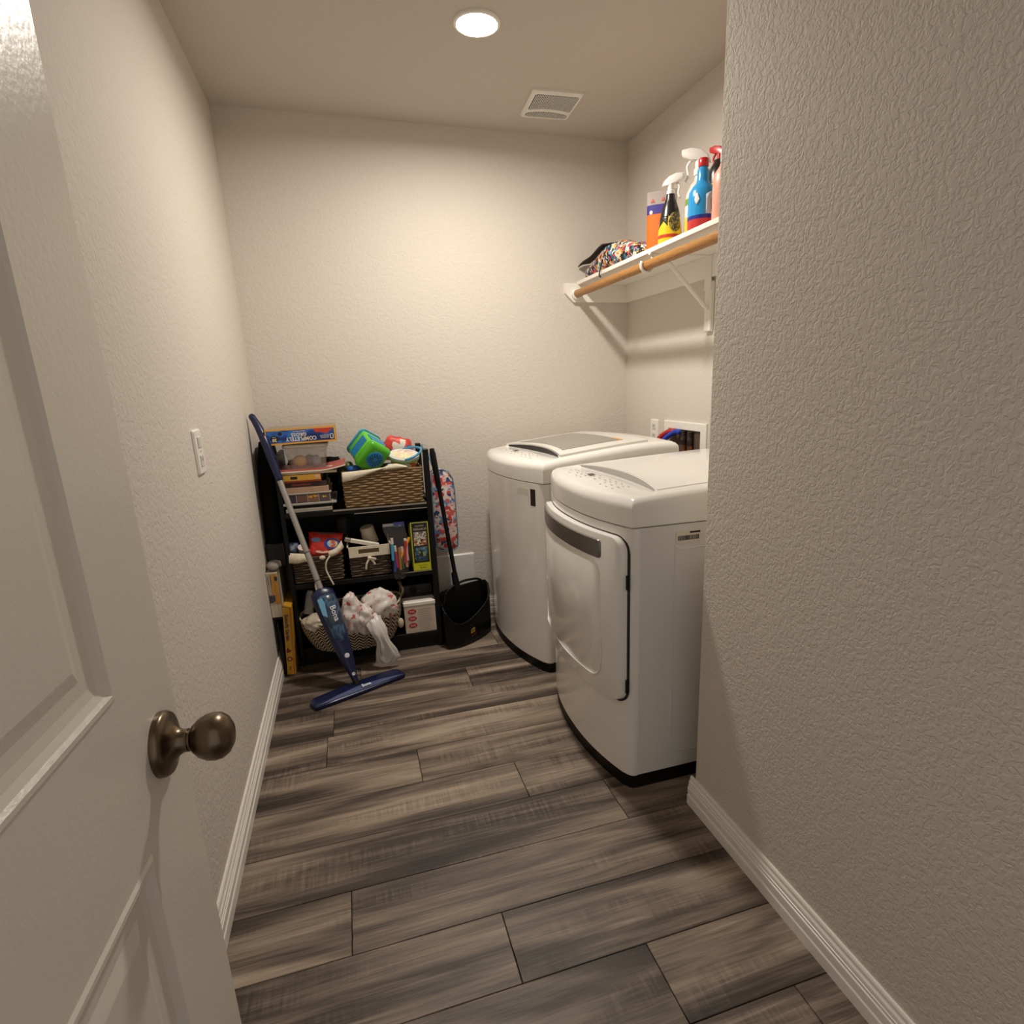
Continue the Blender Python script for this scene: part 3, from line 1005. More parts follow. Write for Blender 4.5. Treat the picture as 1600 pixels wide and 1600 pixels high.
# clear organizer case with compartments
def organizer(z):
    t = thing('organizer_case', 'shallow clear organizer case holding yellow arrow pieces', 'organizer case', (0.215, -0.21, z))
    mc = mat('case plastic', '#a7a39a', 0.3)
    obj('lid_rim', bx(0.100, 0.330, YF - 0.004, -0.075, z, z + 0.010, 0.003, 2), mc, t)
    obj('case_body', bx(0.112, 0.308, YF + 0.003, -0.08, z + 0.010, z + 0.048, 0.002), mat('case tint', '#54463f', 0.35), t)
    obj('case_rim', bx(0.106, 0.312, YF, -0.078, z + 0.048, z + 0.055, 0.002), mc, t)
    cols = ['#3b3344', '#6a4a3c', '#7d5b44', '#564a52']
    for i in range(4):
        xa = 0.118 + i * 0.047
        c = front_patch('compartment', t, xa, xa + 0.043, z + 0.014, z + 0.046, YF + 0.003, mat('compartment %d' % i, cols[i], 0.4))
        obj('divider', bx(xa + 0.0435, xa + 0.046, YF + 0.0015, YF + 0.004, z + 0.012, z + 0.047), mc, t)
    my = mat('yellow plastic', '#d9a12c', 0.4)
    for cx, cz, r in ((0.222, 0.034, 1), (0.243, 0.037, -1), (0.280, 0.032, -1)):
        pl = [(-0.012, -0.003), (0.002, -0.003), (0.002, -0.008), (0.012, 0.001), (0.002, 0.009), (0.002, 0.004), (-0.012, 0.004)]
        obj('arrow_piece', plate([(a * r * 0.8, b * 0.8) for a, b in (pl if r > 0 else pl[::-1])], (cx, YF + 0.0022, z + cz), (1, 0, 0), (0, 0, 1), 0.001), my, t)
organizer(z)
z += 0.0555
o = carton('flat_box', 'flat tan cardboard box lying above the organizer case', 'box', 0.120, 0.303, YF + 0.006, -0.085, z, z + 0.024, mat('tan card', '#b08e74', 0.7))
z += 0.0245
t = carton('game_box', 'dark brown game box in the middle of the shelf stack', 'game box', 0.124, 0.296, YF + 0.008, -0.10, z, z + 0.022, mat('dark game card', '#3a2620', 0.5))
front_patch('title_print', t, 0.15, 0.23, z + 0.007, z + 0.015, YF + 0.008, mat('red foil', '#8b3b2a', 0.5))
z += 0.0225
t = carton('game_box', 'yellow game box with dark title near the top of the stack', 'game box', 0.118, 0.277, YF, -0.09, z, z + 0.034, mat('red card', '#8c2b22', 0.5))
front_patch('spine_print', t, 0.120, 0.275, z + 0.009, z + 0.033, YF, mat('yellow card', '#c99a2e', 0.5))
front_patch('title_print', t, 0.150, 0.178, z + 0.015, z + 0.027, YF - 0.0006, mat('very dark card', '#1b1715', 0.7))
front_patch('badge_print', t, 0.250, 0.270, z + 0.016, z + 0.030, YF - 0.0006, mat('pale badge', '#d8a88a', 0.6))
z += 0.0345
o = obj('magazine', bx(0.112, 0.345, YF + 0.004, -0.10, z, z + 0.010, 0.001), mat('cream paper', '#cbbfa8', 0.7), origin=(0.22, -0.22, z))
tag(o, 'cream paged magazine under the red magazine', 'magazine')
z += 0.0105
def red_mag(z):
    t = thing('magazine', 'red and white magazine lying under the clear bin', 'magazine', (0.24, -0.22, z))
    mp = mat('page edges', '#e6dccb', 0.8)
    bm = BM()
    # pages with the right end curled up
    n = 14
    def zc(u): return z + 0.0002 + (0.018 * max(0, (u - 0.62) / 0.38) ** 1.6)
    for name, za, zb, m in (('pages', 0.0, 0.006, mp), ('cover', 0.0062, 0.0072, mat('red cover', '#b2483c', 0.35))):
        bm = BM()
        rings = []
        for k in range(n + 1):
            u = k / n
            x = 0.100 + 0.285 * u
            rings.append([(x, YF - 0.004, zc(u) + za), (x, -0.11, zc(u) + za), (x, -0.11, zc(u) + zb), (x, YF - 0.004, zc(u) + zb)])
        ring_loft(bm, rings, True)
        obj(name, bm, m, t)
    obj('cover_print', bx(0.300, 0.355, -0.30, -0.28, zc(0.75) + 0.0085, zc(0.75) + 0.0095), mat('white print', '#eadfd2', 0.5), t)
red_mag(z)
z += 0.0085
ZBIN = z
def bin_():
    t = thing('storage_bin', 'small clear plastic storage bin with lid on the magazines', 'storage bin', (0.226, -0.22, ZBIN))
    mb = mat('cloudy plastic', '#b9b2a8', 0.2, alpha=0.30)
    bm = BM()
    lv = []
    for f, zz in ((0, 0.0), (0.02, 0.004), (1, 0.098)):
        g = 0.150 + 0.030 * f
        h = 0.165 + 0.030 * f
        lv.append([(0.224 + a, -0.225 + b, ZBIN + zz) for a, b in rrect(g, h, 0.02, 5)])
    ring_loft(bm, lv, True)
    o = obj('bin_body', bm, mb, t); autosmooth(o, 50)
    bm = BM()
    ring_loft(bm, [[(0.224 + a, -0.225 + b, ZBIN + zz) for a, b in rrect(g, h, 0.022, 5)] for g, h, zz in ((0.186, 0.201, 0.094), (0.192, 0.207, 0.098), (0.192, 0.207, 0.106), (0.180, 0.195, 0.111))], True)
    o = obj('bin_lid', bm, mat('lid plastic', '#cfc9c0', 0.35), t); autosmooth(o, 50)
    # things inside
    for nm, lab, cat, c, r, col, sc in (('plastic_egg', 'yellow and pink plastic egg inside the clear bin', 'toy egg', (0.193, -0.275, ZBIN + 0.034), 0.030, None, (1, 0.8, 0.85)),
                                       ('toy_ball', 'pale blue toy piece inside the clear bin', 'toy', (0.262, -0.265, ZBIN + 0.030), 0.026, '#9fb4cc', (0.8, 0.8, 1)),
                                       ('toy_ball', 'grey toy piece at the middle of the clear bin', 'toy', (0.232, -0.235, ZBIN + 0.030), 0.026, '#8d94a0', (1, 1, 1))):
        m = mat('bin toy ' + nm + str(col), col, 0.5) if col else print_mat('egg shell', ['#d9b45a', '#e0a070', '#dcc07a'], 12, kind='NOISE')
        bm = BM()
        bmesh.ops.create_uvsphere(bm, u_segments=16, v_segments=10, radius=r)
        bmesh.ops.transform(bm, matrix=Matrix.Translation(c) @ Matrix.Diagonal((*sc, 1)), verts=bm.verts)
        o = obj(nm, bm, m, origin=c, smooth=True); tag(o, lab, cat)
bin_()

def gross_box():
    z0 = ZBIN + 0.1118
    x0, x1, y0, y1, h = 0.070, 0.360, -0.335, -0.11, 0.068
    t = thing('game_box', 'long blue science kit box with orange edges lying upside down on top', 'game box', (0.215, -0.22, z0))
    mo = mat('orange card', '#e2a13a', 0.45)
    obj('carton', bx(x0, x1, y0, y1, z0, z0 + h, 0.001), mat('lid card', '#8f8574', 0.5), t)
    front_patch('orange_border', t, x0, x1, z0, z0 + h, y0, mo)
    mb = print_mat('blue print', ['#152a6e', '#1c4aa0', '#2a74c4', '#1a3f92', '#13245e'], 9, kind='NOISE', stretch=(1.2, 1, 3))
    y = y0 - 0.0006
    front_patch('blue_panel', t, x0 + 0.004, x1 - 0.008, z0 + 0.008, z0 + h - 0.008, y, mb)
    y -= 0.0006
    mw = mat('cream print', '#f2e6c4', 0.5)
    # the box lies upside down, so its lettering is turned by half a turn
    UX, UZ = (-1, 0, 0), (0, 0, -1)
    text_mesh('title_lettering', 'COMPLETELY', 0.0235, mw, t, (0.214, y, z0 + 0.0215), UX, UZ, bold=0.0004, spacing=1.05, wscale=0.86)
    text_mesh('title_lettering', 'GROSS', 0.0200, mw, t, (0.206, y, z0 + 0.0400), UX, UZ, bold=0.0004, spacing=1.05, wscale=1.0)
    text_mesh('small_lettering', 'LABORATORY KIT', 0.0065, mw, t, (0.208, y, z0 + 0.0535), UX, UZ)
    md = mat('badge dark', '#141823', 0.5)
    obj('age_badge', plate(ellipse(8, 0.0175, 0.0165), (0.105, y + 0.0002, z0 + 0.026), (1, 0, 0), (0, 0, 1), 0.0006), md, t)
    text_mesh('badge_lettering', '20', 0.018, mw, t, (0.105, y - 0.0008, z0 + 0.0215), UX, UZ, bold=0.0006)
    text_mesh('small_lettering', 'OVER', 0.006, mw, t, (0.105, y - 0.0008, z0 + 0.034), UX, UZ)
    obj('small_badge', plate(ellipse(12, 0.0085, 0.0085), (0.130, y + 0.0002, z0 + 0.047), (1, 0, 0), (0, 0, 1), 0.0006), md, t)
    mr = mat('red burst', '#c33a2b', 0.5)
    pts = [(0.040 * cos(a), -0.024 * sin(a) * (0.85 + 0.15 * cos(5 * a))) for a in [pi * k / 16 for k in range(17)]]
    obj('red_burst', plate(pts[::-1], (0.307, y + 0.0002, z0 + h - 0.0085), (1, 0, 0), (0, 0, 1), 0.0006), mr, t)
    mlog = mat('logo white', '#e8e4da', 0.5)
    fr = BM()
    for a0, a1, b0, b1 in ((0.334, 0.337, 0.012, 0.034), (0.345, 0.348, 0.012, 0.034), (0.334, 0.348, 0.012, 0.015), (0.334, 0.348, 0.031, 0.034)):
        box(fr, a0, a1, y - 0.0006, y + 0.0004, z0 + b0, z0 + b1)
    obj('frame_logo', fr, mlog, t)
    text_mesh('small_lettering', 'NATIONAL', 0.0085, mlog, t, (0.311, y, z0 + 0.0195), UX, UZ, wscale=0.85)
    text_mesh('small_lettering', 'GEOGRAPHIC', 0.0085, mlog, t, (0.311, y, z0 + 0.0275), UX, UZ, wscale=0.75)
    xform_thing(t, Matrix.Rotation(radians(-1.3), 4, 'Y') @ Matrix.Rotation(radians(0.8), 4, 'Z') @ Matrix.Translation((0, 0, 0.0035)))
gross_box()

# ------------------------------------------------------------------ wicker baskets
M_WICK = fibre_mat('woven wicker', '#6b5236', '#9a7d58', 60, (1, 1, 6))
M_WICK_D = fibre_mat('woven dark wicker', '#3a2f25', '#5d4e3e', 60, (1, 1, 6))
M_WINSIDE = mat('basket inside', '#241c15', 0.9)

def woven(cx, cy, z0, z1, wx, wy, taper, rows, waves, m, t, r=0.012):
    """walls of woven strands: every strand ring weaves in and out, alternating by row"""
    bm = BM()
    base = rrect(1, 1, 0.06, 3)
    rh = (z1 - z0) / rows
    def perim(u, f):
        # point on a rounded rectangle at parameter u in 0..1
        W_, H_ = wx * (1 + taper * f), wy * (1 + taper * f)
        P = 2 * (W_ + H_)
        s = (u % 1.0) * P
        if s < W_: x, y, nx, ny = -W_ / 2 + s, -H_ / 2, 0, -1
        elif s < W_ + H_: x, y, nx, ny = W_ / 2, -H_ / 2 + (s - W_), 1, 0
        elif s < 2 * W_ + H_: x, y, nx, ny = W_ / 2 - (s - W_ - H_), H_ / 2, 0, 1
        else: x, y, nx, ny = -W_ / 2, H_ / 2 - (s - 2 * W_ - H_), -1, 0
        return x, y, nx, ny
    n = waves * 6
    for k in range(rows):
        za = z0 + rh * (k + 0.04); zb = z0 + rh * (k + 0.96); zm = (za + zb) / 2
        f = (zm - z0) / (z1 - z0)
        R = []
        jit = random.uniform(-0.25, 0.25)
        for i in range(n):
            u = i / n
            x, y, nx, ny = perim(u, f)
            ph = sin(2 * pi * (waves * u) + (pi if k % 2 else 0) + jit)
            off = 0.0030 * ph
            dzz = rh * 0.06 * sin(9 * u * 2 * pi + k)
            ring = []
            for dz, do in ((za, -0.0022), (za + rh * 0.2, 0.0012), (zm, 0.0022), (zb - rh * 0.2, 0.0012), (zb, -0.0022)):
                ring.append(bm.verts.new((cx + x + nx * (off + do), cy + y + ny * (off + do), dz + dzz)))
            R.append(ring)
        for i in range(n):
            a, b = R[i], R[(i + 1) % n]
            for j in range(4): bm.faces.new((a[j], b[j], b[j + 1], a[j + 1]))
    o = obj('woven_wall', bm, m, t, smooth=True)
    o['kind'] = 'stuff'
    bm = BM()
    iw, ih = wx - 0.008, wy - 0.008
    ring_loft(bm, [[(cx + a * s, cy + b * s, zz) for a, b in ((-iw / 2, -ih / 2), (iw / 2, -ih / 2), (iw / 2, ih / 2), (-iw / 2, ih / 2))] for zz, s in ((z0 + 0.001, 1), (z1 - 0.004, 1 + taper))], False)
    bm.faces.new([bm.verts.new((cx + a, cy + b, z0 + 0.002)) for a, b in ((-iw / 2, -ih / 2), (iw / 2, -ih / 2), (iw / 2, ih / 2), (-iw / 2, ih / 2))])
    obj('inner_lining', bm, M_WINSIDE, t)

def cloth_strip(pts_top, pts_bot, m, nm, t, bulge=0.006, nz=5, jit=0.002, ynorm=-1):
    """a hanging strip of cloth between an upper and a lower line of points, with a soft bulge and thickness"""
    A = curve_pts(pts_top, 24); B = curve_pts(pts_bot, 24)
    n = min(len(A), len(B))
    bm = BM()
    def grid(off):
        G = []
        for i in range(n):
            row = []
            for k in range(nz + 1):
                f = k / nz
                p = A[i].lerp(B[i], f)
                b = bulge * sin(pi * f) + jit * noise.noise(Vector((p.x * 60, p.z * 60, off)))
                row.append(bm.verts.new((p.x, p.y + ynorm * (b + off), p.z)))
            G.append(row)
        return G
    G0 = grid(0.0); G1 = grid(0.0025)
    for G in (G0, G1):
        for a, b in zip(G, G[1:]):
            for k in range(nz): bm.faces.new((a[k], a[k + 1], b[k + 1], b[k]))
    for i in range(n - 1):
        for k in (0, nz): bm.faces.new((G0[i][k], G0[i + 1][k], G1[i + 1][k], G1[i][k]))
    for i in (0, n - 1):
        for k in range(nz): bm.faces.new((G0[i][k], G0[i][k + 1], G1[i][k + 1], G1[i][k]))
    return obj(nm, bm, m, t, smooth=True)

def blob(center, scale, seed, amp=0.25, freq=3.0, sub=3, rot=None):
    """crumpled closed surface"""
    bm = BM()
    bmesh.ops.create_icosphere(bm, subdivisions=sub, radius=1.0)
    for v in bm.verts:
        d = v.co.normalized()
        s = 1 + amp * noise.noise(d * freq + Vector((seed, seed * 2.1, 0))) + amp * 0.5 * abs(noise.noise(d * freq * 2.7 + Vector((0, seed, seed))))
        v.co = d * s
    m = Matrix.Translation(center) @ (rot or Matrix.Identity(4)) @ Matrix.Diagonal((*scale, 1))
    bmesh.ops.transform(bm, matrix=m, verts=bm.verts)
    return bm

# top basket
def basket_top():
    cx, cy = 0.543, -0.235
    t = thing('wicker_basket', 'rectangular brown wicker basket with cream liner full of toys on top shelf', 'basket', (cx, cy, TS))
    woven(cx, cy, TS + 0.001, 0.905, 0.350, 0.232, 0.02, 15, 17, M_WICK, t)
    cloth_strip([(0.366, -0.357, 0.902), (0.42, -0.358, 0.905), (0.48, -0.357, 0.908), (0.56, -0.356, 0.914)], [(0.364, -0.358, 0.858), (0.41, -0.359, 0.866), (0.47, -0.358, 0.884), (0.56, -0.356, 0.912)], M_CREAM, 'liner_fold', t, 0.006)
    cloth_strip([(0.545, -0.355, 0.912), (0.60, -0.353, 0.926), (0.655, -0.354, 0.912)], [(0.545, -0.356, 0.900), (0.60, -0.357, 0.904), (0.655, -0.356, 0.906)], M_CREAM, 'liner_fold', t, 0.004)
    obj('liner_inside', bx(0.372, 0.714, -0.345, -0.125, 0.85, 0.856), M_CREAM, t)
basket_top()

def rounded_solid(w_, d_, h_, r, mtx, seg=3):
    bm = BM()
    box(bm, -w_ / 2, w_ / 2, -d_ / 2, d_ / 2, -h_ / 2, h_ / 2)
    bmesh.ops.bevel(bm, geom=list(bm.edges), offset=r, segments=seg, affect='EDGES', profile=0.5)
    bmesh.ops.transform(bm, matrix=mtx, verts=bm.verts)
    return bm

def green_toy():
    # local -Y is the round speaker face, it looks down to the viewer's right
    c = Vector((0.492, -0.285, 0.985))
    t = thing('toy_lantern', 'bright green toy cube with round blue grille face tipped in the basket', 'toy', c)
    mtx = Matrix.Translation(c) @ Matrix.Rotation(radians(18), 4, 'Z') @ Matrix.Rotation(radians(26), 4, 'X') @ Matrix.Rotation(radians(33), 4, 'Y') @ Matrix.Scale(1.16, 4)
    mg = mat('toy green', '#62c22e', 0.32); mg2 = mat('toy dark green', '#4fae24', 0.32); mb = mat('toy blue', '#1f7fb8', 0.4)
    o = obj('body', rounded_solid(0.098, 0.110, 0.112, 0.020, mtx), mg, t); autosmooth(o, 60)
    o = obj('face_cap', rounded_solid(0.106, 0.040, 0.120, 0.018, mtx @ Matrix.Translation((0, -0.048, 0))), mg2, t); autosmooth(o, 60)
    fc = mtx @ Vector((0, -0.067, 0)); ax = (mtx.to_3x3() @ Vector((0, -1, 0))).normalized()
    o = obj('grille', lt([(0.040, 0), (0.040, 0.003), (0.037, 0.005), (0.0, 0.005)], fc, ax, 32), mb, t); autosmooth(o, 50)
    md = mat('grille slot', '#0d3f78', 0.5)
    up = mtx.to_3x3() @ Vector((0, 0, 1)); rt = mtx.to_3x3() @ Vector((1, 0, 0))
    bm = BM()
    for k in range(14):
        a = 2 * pi * k / 14
        pts = [(0.010, -0.0012), (0.029, -0.0022), (0.029, 0.0022), (0.010, 0.0012)]
        ca, sa = cos(a), sin(a)
        P = [fc + ax * l + rt * (x * ca - y * sa) + up * (x * sa + y * ca) for l in (0.0046, 0.0060) for x, y in pts]
        vs = [bm.verts.new(q) for q in P]
        for f in ((0, 1, 2, 3), (7, 6, 5, 4), (0, 4, 5, 1), (1, 5, 6, 2), (2, 6, 7, 3), (3, 7, 4, 0)): bm.faces.new([vs[i] for i in f])
    obj('grille_slots', bm, md, t)
    o = obj('back_band', rounded_solid(0.102, 0.026, 0.116, 0.018, mtx @ Matrix.Translation((0, 0.052, 0))), mat('toy teal', '#3fa0b8', 0.35), t); autosmooth(o, 60)
    obj('side_label', rounded_solid(0.004, 0.042, 0.086, 0.0015, mtx @ Matrix.Translation((-0.049, 0.0, 0)), 1), mb, t)
    obj('top_label', rounded_solid(0.076, 0.042, 0.004, 0.0015, mtx @ Matrix.Translation((0, -0.004, 0.0555)), 1), mb, t)
green_toy()

def candy_tub():
    c = Vector((0.648, -0.262, 0.893))
    t = thing('snack_tub', 'round pastel lidded tub with a blue handle in the top basket', 'tub', c)
    ax = Vector((0.05, -0.27, 0.96)).normalized()
    o = obj('tub_body', lt([(0.050, 0.0), (0.054, 0.004), (0.066, 0.055), (0.066, 0.058)], c, ax, 32), print_mat('tub print', ['#d9772c', '#e3d9c4', '#6fb04a', '#c2452f', '#e6c04e'], 22), t); autosmooth(o, 40)
    o = obj('tub_band', lt([(0.0665, 0.048), (0.070, 0.050), (0.070, 0.058), (0.067, 0.060)], c, ax, 32), mat('tub green', '#8cc06a', 0.4), t); autosmooth(o, 40)
    o = obj('tub_lid', lt([(0.068, 0.058), (0.0715, 0.060), (0.0715, 0.068), (0.067, 0.070), (0.064, 0.0685), (0.0, 0.0685)], c, ax, 32), mat('tub lid', '#d6dce0', 0.35), t); autosmooth(o, 40)
    obj('lid_print', lt([(0.058, 0.0687), (0.058, 0.0693), (0.0, 0.0693)], c, ax, 32), print_mat('lid print pastel', ['#e8ddc0', '#e4c8b4', '#dfe0a8', '#e9e2d4', '#d9b0a8', '#cfd8a0'], 60), t)
    top = c + ax * 0.066
    side = Vector((1, 0, -0.1)).normalized()
    fw = ax.cross(side).normalized()
    pts = []
    for k in range(17):
        a = pi * k / 16
        pts.append(top + fw * (-0.070 * cos(a)) + side * (0.080 * sin(a)) + ax * (0.030 * sin(a)))
    o = obj('handle', tb(pts, 0.0055, 8), mat('handle blue', '#3d8db5', 0.35), t, smooth=True)
candy_tub()

o = obj('snack_bag', blob((0.625, -0.165, 0.975), (0.075, 0.030, 0.058), 3.3, 0.28, 2.2), print_mat('red snack bag', ['#c8382c', '#d9d2c8', '#c23a2e', '#4b6a94', '#d8503c'], 26), origin=(0.625, -0.165, 0.91), smooth=True)
tag(o, 'crumpled red and white snack bag behind the pastel tub', 'snack bag')
for i, (c, sc, col, lab) in enumerate((((0.418, -0.30, 0.905), (0.030, 0.024, 0.020), '#1f5fae', 'blue toy piece beside the green toy cube'),
                                       ((0.395, -0.27, 0.918), (0.026, 0.024, 0.022), '#4a5a2a', 'olive toy lump at the end of the top basket'),
                                       ((0.585, -0.31, 0.905), (0.024, 0.022, 0.018), '#c9ccd0', 'pale toy piece below the green toy cube'),
                                       ((0.62, -0.325, 0.896), (0.036, 0.02, 0.018), '#3a2a24', 'brown wrapped toy under the pastel tub'))):
    o = obj('toy_piece', blob(c, sc, 5.1 + i, 0.3, 2.5, 2), mat('toy col ' + col, col, 0.45), origin=c, smooth=True); tag(o, lab, 'toy', 'loose toys in the top basket')

# middle shelf, bigger basket behind the mop
MS = 0.4035
def basket_mid_left():
    cx, cy = 0.217, -0.232
    t = thing('wicker_basket', 'dark wicker basket with untied liner behind the mop on middle shelf', 'basket', (cx, cy, MS))
    woven(cx, cy, MS + 0.001, 0.530, 0.212, 0.235, 0.03, 11, 11, M_WICK_D, t)
    cloth_strip([(0.100, -0.350, 0.556), (0.135, -0.362, 0.553), (0.172, -0.362, 0.548)], [(0.096, -0.362, 0.512), (0.130, -0.368, 0.508), (0.170, -0.367, 0.512)], M_CREAM, 'liner_flap', t, 0.007)
    cloth_strip([(0.266, -0.362, 0.548), (0.300, -0.362, 0.560), (0.330, -0.350, 0.590)], [(0.272, -0.366, 0.520), (0.305, -0.367, 0.532), (0.338, -0.352, 0.556)], M_CREAM, 'liner_flap', t, 0.008)
    o = obj('tie_ribbon', tb(curve_pts([(0.170, -0.372, 0.520), (0.193, -0.376, 0.495), (0.203, -0.374, 0.455), (0.205, -0.372, 0.43), (0.196, -0.374, 0.395), (0.200, -0.376, 0.350)], 30), 0.0042, 6), M_CREAM, t, smooth=True)
    o = obj('tie_ribbon', tb(curve_pts([(0.272, -0.374, 0.528), (0.254, -0.377, 0.500), (0.250, -0.374, 0.465), (0.262, -0.376, 0.425), (0.275, -0.378, 0.390)], 30), 0.0042, 6), M_CREAM, t, smooth=True)
    o = obj('liner_knot', blob((0.240, -0.366, 0.522), (0.014, 0.008, 0.010), 1.2, 0.3, 2, 2), M_CREAM, t, smooth=True)
basket_mid_left()
def red_bag():
    t = thing('candy_bag', 'shiny red and blue candy bag in the dark basket behind the mop', 'snack bag', (0.257, -0.29, 0.51))
    m = print_mat('candy foil', ['#c93026', '#b82a22', '#d84433', '#c93026'], 16, rough=0.3, kind='NOISE')
    rot = Matrix.Rotation(radians(8), 4, 'Y') @ Matrix.Rotation(radians(-22), 4, 'X')
    bm = BM()
    n, k = 16, 10
    for s in (0, 1):
        pass
    # pillow shaped pouch
    G = [[], []]
    mm = Matrix.Translation((0.257, -0.305, 0.565)) @ rot
    for s, sg in ((0, -1), (1, 1)):
        for i in range(n + 1):
            row = []
            for j in range(k + 1):
                u, v = -1 + 2 * i / n, -1 + 2 * j / k
                th = 0.022 * (1 - u ** 4) ** 0.6 * (1 - abs(v) ** 2.2) ** 0.7 + 0.003 * noise.noise(Vector((u * 3, v * 3, s * 5))) * (1 - u * u) * (1 - v * v)
                row.append(bm.verts.new(mm @ Vector((u * (0.072 + 0.004 * v), sg * max(th, 0.0004), v * 0.060))))
            G[s].append(row)
    for s in (0, 1):
        for a, b in zip(G[s], G[s][1:]):
            for j in range(k): bm.faces.new((a[j], a[j + 1], b[j + 1], b[j]))
    for i in range(n):
        for j in (0, k): bm.faces.new((G[0][i][j], G[0][i + 1][j], G[1][i + 1][j], G[1][i][j]))
    for j in range(k):
        for i in (0, n): bm.faces.new((G[0][i][j], G[0][i][j + 1], G[1][i][j + 1], G[1][i][j]))
    obj('pouch', bm, m, t, smooth=True)
    R3 = mm.to_3x3()
    ux, uz = R3 @ Vector((1, 0, 0)), R3 @ Vector((0, 0, 1))
    def dec(nm, x, z, a, b, m, lift):
        obj(nm, plate(ellipse(20, a, b), mm @ Vector((x, -0.0215 - lift, z)), ux, uz, 0.0008), m, t)
    dec('blue_band', 0.028, 0.004, 0.034, 0.026, mat('foil blue', '#1f3f9c', 0.3), 0.0015)
    dec('pale_badge', 0.030, 0.004, 0.023, 0.018, print_mat('badge pale', ['#cdb98e', '#9ab0c0', '#d8c8a4', '#c26048'], 60), 0.0030)
    dec('blue_band', -0.042, 0.020, 0.020, 0.010, mat('foil light blue', '#5f88bc', 0.3), 0.0000)
    dec('pale_lettering', -0.012, -0.034, 0.030, 0.007, mat('foil pale', '#e4b9a0', 0.4), -0.004)
    dec('dark_top', 0.0, 0.050, 0.050, 0.008, mat('foil dark', '#3a1a16', 0.4), -0.013)
red_bag()
o = obj('snack_cup', lt([(0.016, 0), (0.020, 0.045), (0.021, 0.046), (0.0, 0.047)], (0.155, -0.315, 0.535), (0.1, -0.5, 0.85), 20), mat('pink white cup', '#d9c9c6', 0.4), origin=(0.155, -0.315, 0.535)); tag(autosmooth(o), 'small pale cup lid peeking from the basket behind the mop', 'cup')
o = obj('denim_pouch', blob((0.118, -0.315, 0.560), (0.030, 0.024, 0.036), 9.7, 0.3, 2.4, 2), print_mat('denim print', ['#39465c', '#58657a', '#8e97a0', '#2b3648'], 60), origin=(0.118, -0.315, 0.52), smooth=True); tag(o, 'blue grey fabric pouch at the end of the basket behind the mop', 'pouch')
o = obj('snack_wrapper', blob((0.170, -0.325, 0.545), (0.022, 0.016, 0.020), 2.7, 0.3, 2.4, 2), mat('red wrapper', '#c2382c', 0.35), origin=(0.17, -0.325, 0.525), smooth=True); tag(o, 'small red wrapper beside the mop pole', 'wrapper')
# grey bag tuffs at the back
o = obj('grey_pouch', blob((0.340, -0.10, 0.60), (0.035, 0.02, 0.06), 4.4, 0.35, 2.8, 3), mat('dull grey bag', '#3a3633', 0.6), origin=(0.34, -0.10, 0.54), smooth=True); tag(o, 'dull grey cloth pouch at the back of the middle shelf', 'pouch')

def basket_mid_right():
    cx, cy = 0.447, -0.225
    t = thing('wicker_basket', 'small dark wicker basket with cream band and bow on middle shelf', 'basket', (cx, cy, MS))
    woven(cx, cy, MS + 0.001, 0.520, 0.178, 0.245, 0.03, 10, 9, M_WICK_D, t)
    # cream band with a cut-out grip, built as four pieces of one cloth
    def zt(x): return 0.552 + 0.004 * sin(40 * x)
    bm = BM()
    y0, y1 = -0.359, -0.353
    hole = (0.399, 0.492, 0.518, 0.540)
    for xa, xb, za, zb in ((0.350, hole[0], 0.503, 0.553), (hole[1], 0.546, 0.503, 0.553), (hole[0], hole[1], 0.503, hole[2]), (hole[0], hole[1], hole[3], 0.553)):
        box(bm, xa, xb, y0, y1, za, zb)
    box(bm, 0.350, 0.356, y0, -0.11, 0.503, 0.560); box(bm, 0.541, 0.547, y0, -0.11, 0.503, 0.560)
    obj('liner_band', bm, M_CREAM, t)
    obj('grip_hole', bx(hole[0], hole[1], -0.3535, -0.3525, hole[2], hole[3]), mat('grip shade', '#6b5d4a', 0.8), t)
    for a, b in ((0.497, 0.520),):
        pass
    kx, kz = 0.446, 0.497
    obj('bow_knot', blob((kx, -0.366, kz), (0.010, 0.008, 0.008), 0.4, 0.2, 2, 2), M_CREAM, t, smooth=True)
    obj('bow_tail', tb(curve_pts([(kx, -0.367, kz), (kx - 0.016, -0.370, 0.470), (kx - 0.021, -0.369, 0.444)], 12), [0.004] * 11 + [0.0055] * 3, 6) if False else tb(curve_pts([(kx, -0.367, kz), (kx - 0.016, -0.370, 0.470), (kx - 0.021, -0.369, 0.444)], 12), 0.0048, 6), M_CREAM, t, smooth=True)
    obj('bow_tail', tb(curve_pts([(kx, -0.367, kz), (kx + 0.014, -0.370, 0.480), (kx + 0.022, -0.369, 0.464)], 12), 0.0045, 6), M_CREAM, t, smooth=True)
    obj('bow_loop', tb(curve_pts([(kx, -0.367, kz), (kx + 0.016, -0.373, kz - 0.002), (kx + 0.027, -0.370, kz - 0.007), (kx + 0.015, -0.368, kz - 0.012), (kx, -0.367, kz - 0.004)], 16), 0.0042, 6), M_CREAM, t, smooth=True)
basket_mid_right()
o = obj('plastic_cup', lt([(0.026, 0.0), (0.037, 0.0), (0.032, 0.078), (0.031, 0.080), (0.0, 0.080)], (0.462, -0.25, 0.545), (-0.18, -0.10, 0.95), 28), mat('ivory plastic', '#c9c0aa', 0.45), origin=(0.462, -0.25, 0.545)); tag(autosmooth(o), 'upturned ivory plastic cup in the basket with the bow', 'cup')
